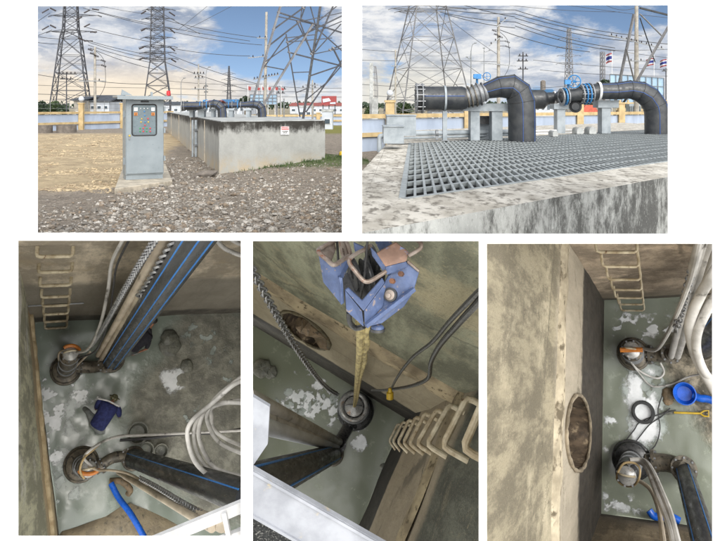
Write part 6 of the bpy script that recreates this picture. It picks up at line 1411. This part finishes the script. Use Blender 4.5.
p5.wall('pit_wall', frD, hr5(1.7), pitwall_mat('pit_wall_front', .3, .9, S(150,134,108), S(120,108,90), S(70,64,54), sc=1.0), 'brown wall along the bottom edge of the lower right pit')
A_, a_, m_, L_ = frT; rows = []
for y, xl, xr in ((252,596.6,638),(266.5,602.8,639.6),(279.6,608,641.2),(289.8,612.2,642.2),(298,615.4,643.2),(304.4,618.6,643.9),(310.5,621,644.6)):
    ratio = (380-y)/(380-311.0); h = p5.hr(ratio) if ratio > 1 else .02; bl, br = p5.F(xl, y, h), p5.F(xr, y, h); rows.append((bl-m_*(bl-A_).dot(m_), br-m_*(br-A_).dot(m_), bl, br))
ladder(p5, rows, 'ladder of cream step irons in the upper left corner of the lower right pit', .024, None)
T, C, rt = pump(p5, 'pump with an orange strap below the ladder in the lower right pit', (633.5,354), (631.5,350), 14.2, 9.6, hmax=1.4)
m = MB(); m.tube([C+p5.x*rt*s_*1.1+p5.n*.14 for s_ in (-1,-.5,0,.5,1)], .055, 8); tag(p5.b('strap', m, m_orange), 'orange strap across the pump cap below the ladder', 'strap')
elbow(p5, T, (644,354), (660,355), (671,354), .16, h=(.25,.3,.6))
T, C, rt = pump(p5, 'pump with a domed steel cap at the bottom of the lower right pit', (632,459), (627,475.5), 17.2, 10.5, hmax=2.9, dark=False, body=m_pumpd); CD = C
elbow(p5, T, (646,462), (668,463), (684,469), .2, h=(.3,.35,.6))
riser(p5, 'black riser pipe with blue stripes at the bottom of the lower right pit', (684,470), P(712,566,10.6), .20, 2, r2=.22)
riser(p5, 'black riser pipe half hidden at the right edge of the lower right pit', (700,346), P(745,300,11), .3, 1, r2=.3)
for i, (a, b, r, lab) in enumerate((((671,357),(700.5,238),.075,'left pale pipe'), ((677,357),(713.5,238),.085,'right pale pipe'), ((674,354),(707,238),.045,'thin pale pipe between the two'))):
    p5.tri('cable_pipe', [p5.F(*a, .5), P(b[0], b[1], 10.0)], r, m_hoseg, lab+' rising to the top edge of the lower right pit', 'pipe', 14, 0)
for pts, r, mt, lab in (([(721,262,9),(712,276,9),(700,296,9.6),(690,322,10),(692,345,10.5),(700,366,11),(715,392,11)],.072,m_hoseg,'thick grey twisted hose curving along the right edge'), ([(721,290,9.5),(710,305,9.7),(698,330,10),(697,352,10.5),(706,374,11),(718,384,11)],.066,m_hoseg,'second thick grey hose at the right edge'), ([(720,240,9),(712,262,9.3),(704,288,9.6)],.05,m_hoseg,'short rope like hose in the upper right corner')):
    p5.tri('hose', [P(*q) for q in pts], r, mt, lab+' of the lower right pit', 'hose', 14, 8)
m = MB(); A, B = P(676,330,13), P(694,262,11); m.chain([A.lerp(B, i/6) for i in range(7)], .17, .018); tag(p5.b('chain', m, m_chain), 'thin chain lying beside the left pale pipe in the lower right pit', 'chain')
cs = lambda q: p5.F(595+q[0]/3.47, 385+q[1]/3.47, q[2])
for pts, r, mt, lab in (([(115,270,3),(150,265,2.8),(180,290,3.5),(215,380,6),(255,480,8),(275,560,9)],.045,m_hoseg,'muddy cable from the domed pump to the bottom edge'), ([(120,260,3),(170,262,3),(200,300,4),(235,380,6),(262,450,7.5),(290,560,9)],.05,m_hoseg,'second muddy cable from the domed pump'), ([(150,330,2.5),(190,360,3.2),(220,430,5),(240,560,8)],.04,m_hose,'cream cable left of the muddy cables'), ([(80,300,3),(100,272,3.1),(135,270,3.1),(155,290,3),(152,325,3),(130,350,2.6),(95,345,2.4),(76,325,2.6),(80,300,3)],.022,m_yw,'pale yellow cable loop round the domed pump')):
    p5.tri('cable', [cs(q) for q in pts], r, mt, lab+' of the lower right pit', 'cable', 8, 6)
for pts, r, mt, lab in (([(642,348,1.5),(655,350,2),(664,340,3.5),(676,316,6),(690,280,8.5),(700,238,10.5)],.04,m_hoseg,'cable from the strapped pump up to the top edge'), ([(628,356,1.5),(634,366,.5),(645,374,.1),(658,378,.1),(664,372,.1),(660,362,.3)],.025,m_hoseg,'thin cable looping on the floor below the strapped pump'), ([(630,360,1),(640,374,.1),(652,386,.1),(672,384,.1),(690,376,.3),(716,372,1)],.022,m_hoseg,'thin cable crossing to the right under the strapped pump'),
        ([(634,444,.1),(640,436,.08),(650,424,.08),(662,416,.08),(670,408,.08)],.014,m_cable,'thin dark wire lying across the painted reflection'), ([(626,440,.1),(634,430,.08),(640,422,.08),(660,414,.08),(676,410,.08)],.014,m_cable,'second thin dark wire across the painted reflection'), ([(648,452,.2),(656,444,.1),(660,428,.08),(658,410,.08),(662,396,.08)],.014,m_cable,'thin dark wire curving along the edge of the painted reflection')):
    p5.tri('cable', [p5.F(*q) for q in pts], r, mt, lab+' in the lower right pit', 'cable', 8, 6)
p5.patch([(628.5,370),(645,364),(658,366),(661,386),(660,412),(657,432),(648,442),(630,447),(628,420)], 'large bright white painted sky reflection between the two pumps of the lower right pit', thr=-.62, sc=1.2, seed=2, cell=.035)
p5.patch([(624,366),(650,358),(664,364),(668,400),(664,440),(650,450),(626,452),(622,400)], 'grey painted rim around the bright sky reflection of the lower right pit', thr=-.1, sc=2.6, seed=14, cell=.035, mt=m_skyreflg, h=.009, cat='painted_sky_reflection')
p5.patch([(612,310),(636,318),(684,316),(690,330),(650,336),(640,350),(612,332)], 'broken painted reflection streaks below the ladder of the lower right pit', thr=.04, sc=3.4, seed=4, cell=.035)
p5.patch([(605,400),(620,396),(618,440),(606,452)], 'painted reflection flecks along the left wall of the lower right pit', thr=.1, sc=2.6, seed=6, cell=.035)
p5.patch([(603,492),(640,498),(646,510),(604,510)], 'painted reflection flecks along the bottom wall of the lower right pit', thr=.02, sc=2.6, seed=8, cell=.035)
m = MB(); m.lathe(p5.F(643.2,412), p5.n, [(.01,.19),(.01,.275),(.10,.27),(.14,.25),(.14,.20),(.10,.19),(.01,.19)], 40); tag(p5.b('rubber_ring', m, m_dark), 'black rubber ring lying on the white painted sky reflection', 'ring')
T = p5.thing('plastic_basin', 'bright blue plastic basin on the floor at the right of the lower right pit', 'basin', p5.F(684.5,393.5)); m = MB(); m.lathe(p5.F(684.5,393.5,.02), p5.n, [(0,.17),(.02,.2),(.2,.245),(.23,.26),(.235,.25),(.21,.235),(.04,.17),(.035,0)], 36); bs = p5.b('bowl', m, m_blue, T)
m = MB(); m.torus(p5.F(684.5,393.5,.25), p5.n, .25, .014, 36, 6); p5.b('rim', m, m_blue, T, bs)
p5.tri('layflat_hose', [p5.F(693,395,.12), p5.F(700,398,.15), p5.F(708,399,.15), p5.F(722,404,.15)], .09, m_blue, 'short length of bright blue hose right of the blue basin', 'hose', 12)
p5.tri('layflat_hose', [p5.F(649,510,.3), p5.F(654,516,.3), p5.F(662,516,.3), p5.F(672,517,.3), p5.F(680,521,.3)], .085, m_blue, 'crumpled bright blue hose near the bottom edge of the lower right pit', 'hose', 12)
lump(p5, 668.5,394,.16,'grey brown mud lump left of the blue basin',m_silt,.5); lump(p5, 668,400,.12,'small mud lump touching the bigger one by the basin',m_silt,.4)
T = p5.thing('shovel', 'yellow handled shovel lying on the mud below the blue basin', 'shovel', p5.F(690,413)); A, B = p5.F(674,412.4,.06), p5.F(700,413.2,.06); m = MB(); m.tube([A, B], .024, 10); sh = p5.b('shaft', m, m_yw if 0 else m_yel, T)
m = MB(); m.tube([B, p5.F(704,410.6,.06), p5.F(708.5,410.4,.06), p5.F(708.5,416.2,.06), p5.F(704,416,.06), B], .02, 8); p5.b('grip', m, m_yel, T, sh)
m = MB(); m.prism([p5.F(674.5,410.8,.05), p5.F(668,410.2,.03), p5.F(663,412,.02), p5.F(668,414.6,.03), p5.F(674.5,414.2,.05)], p5.n*.015); p5.b('blade', m, m_mudl, T)
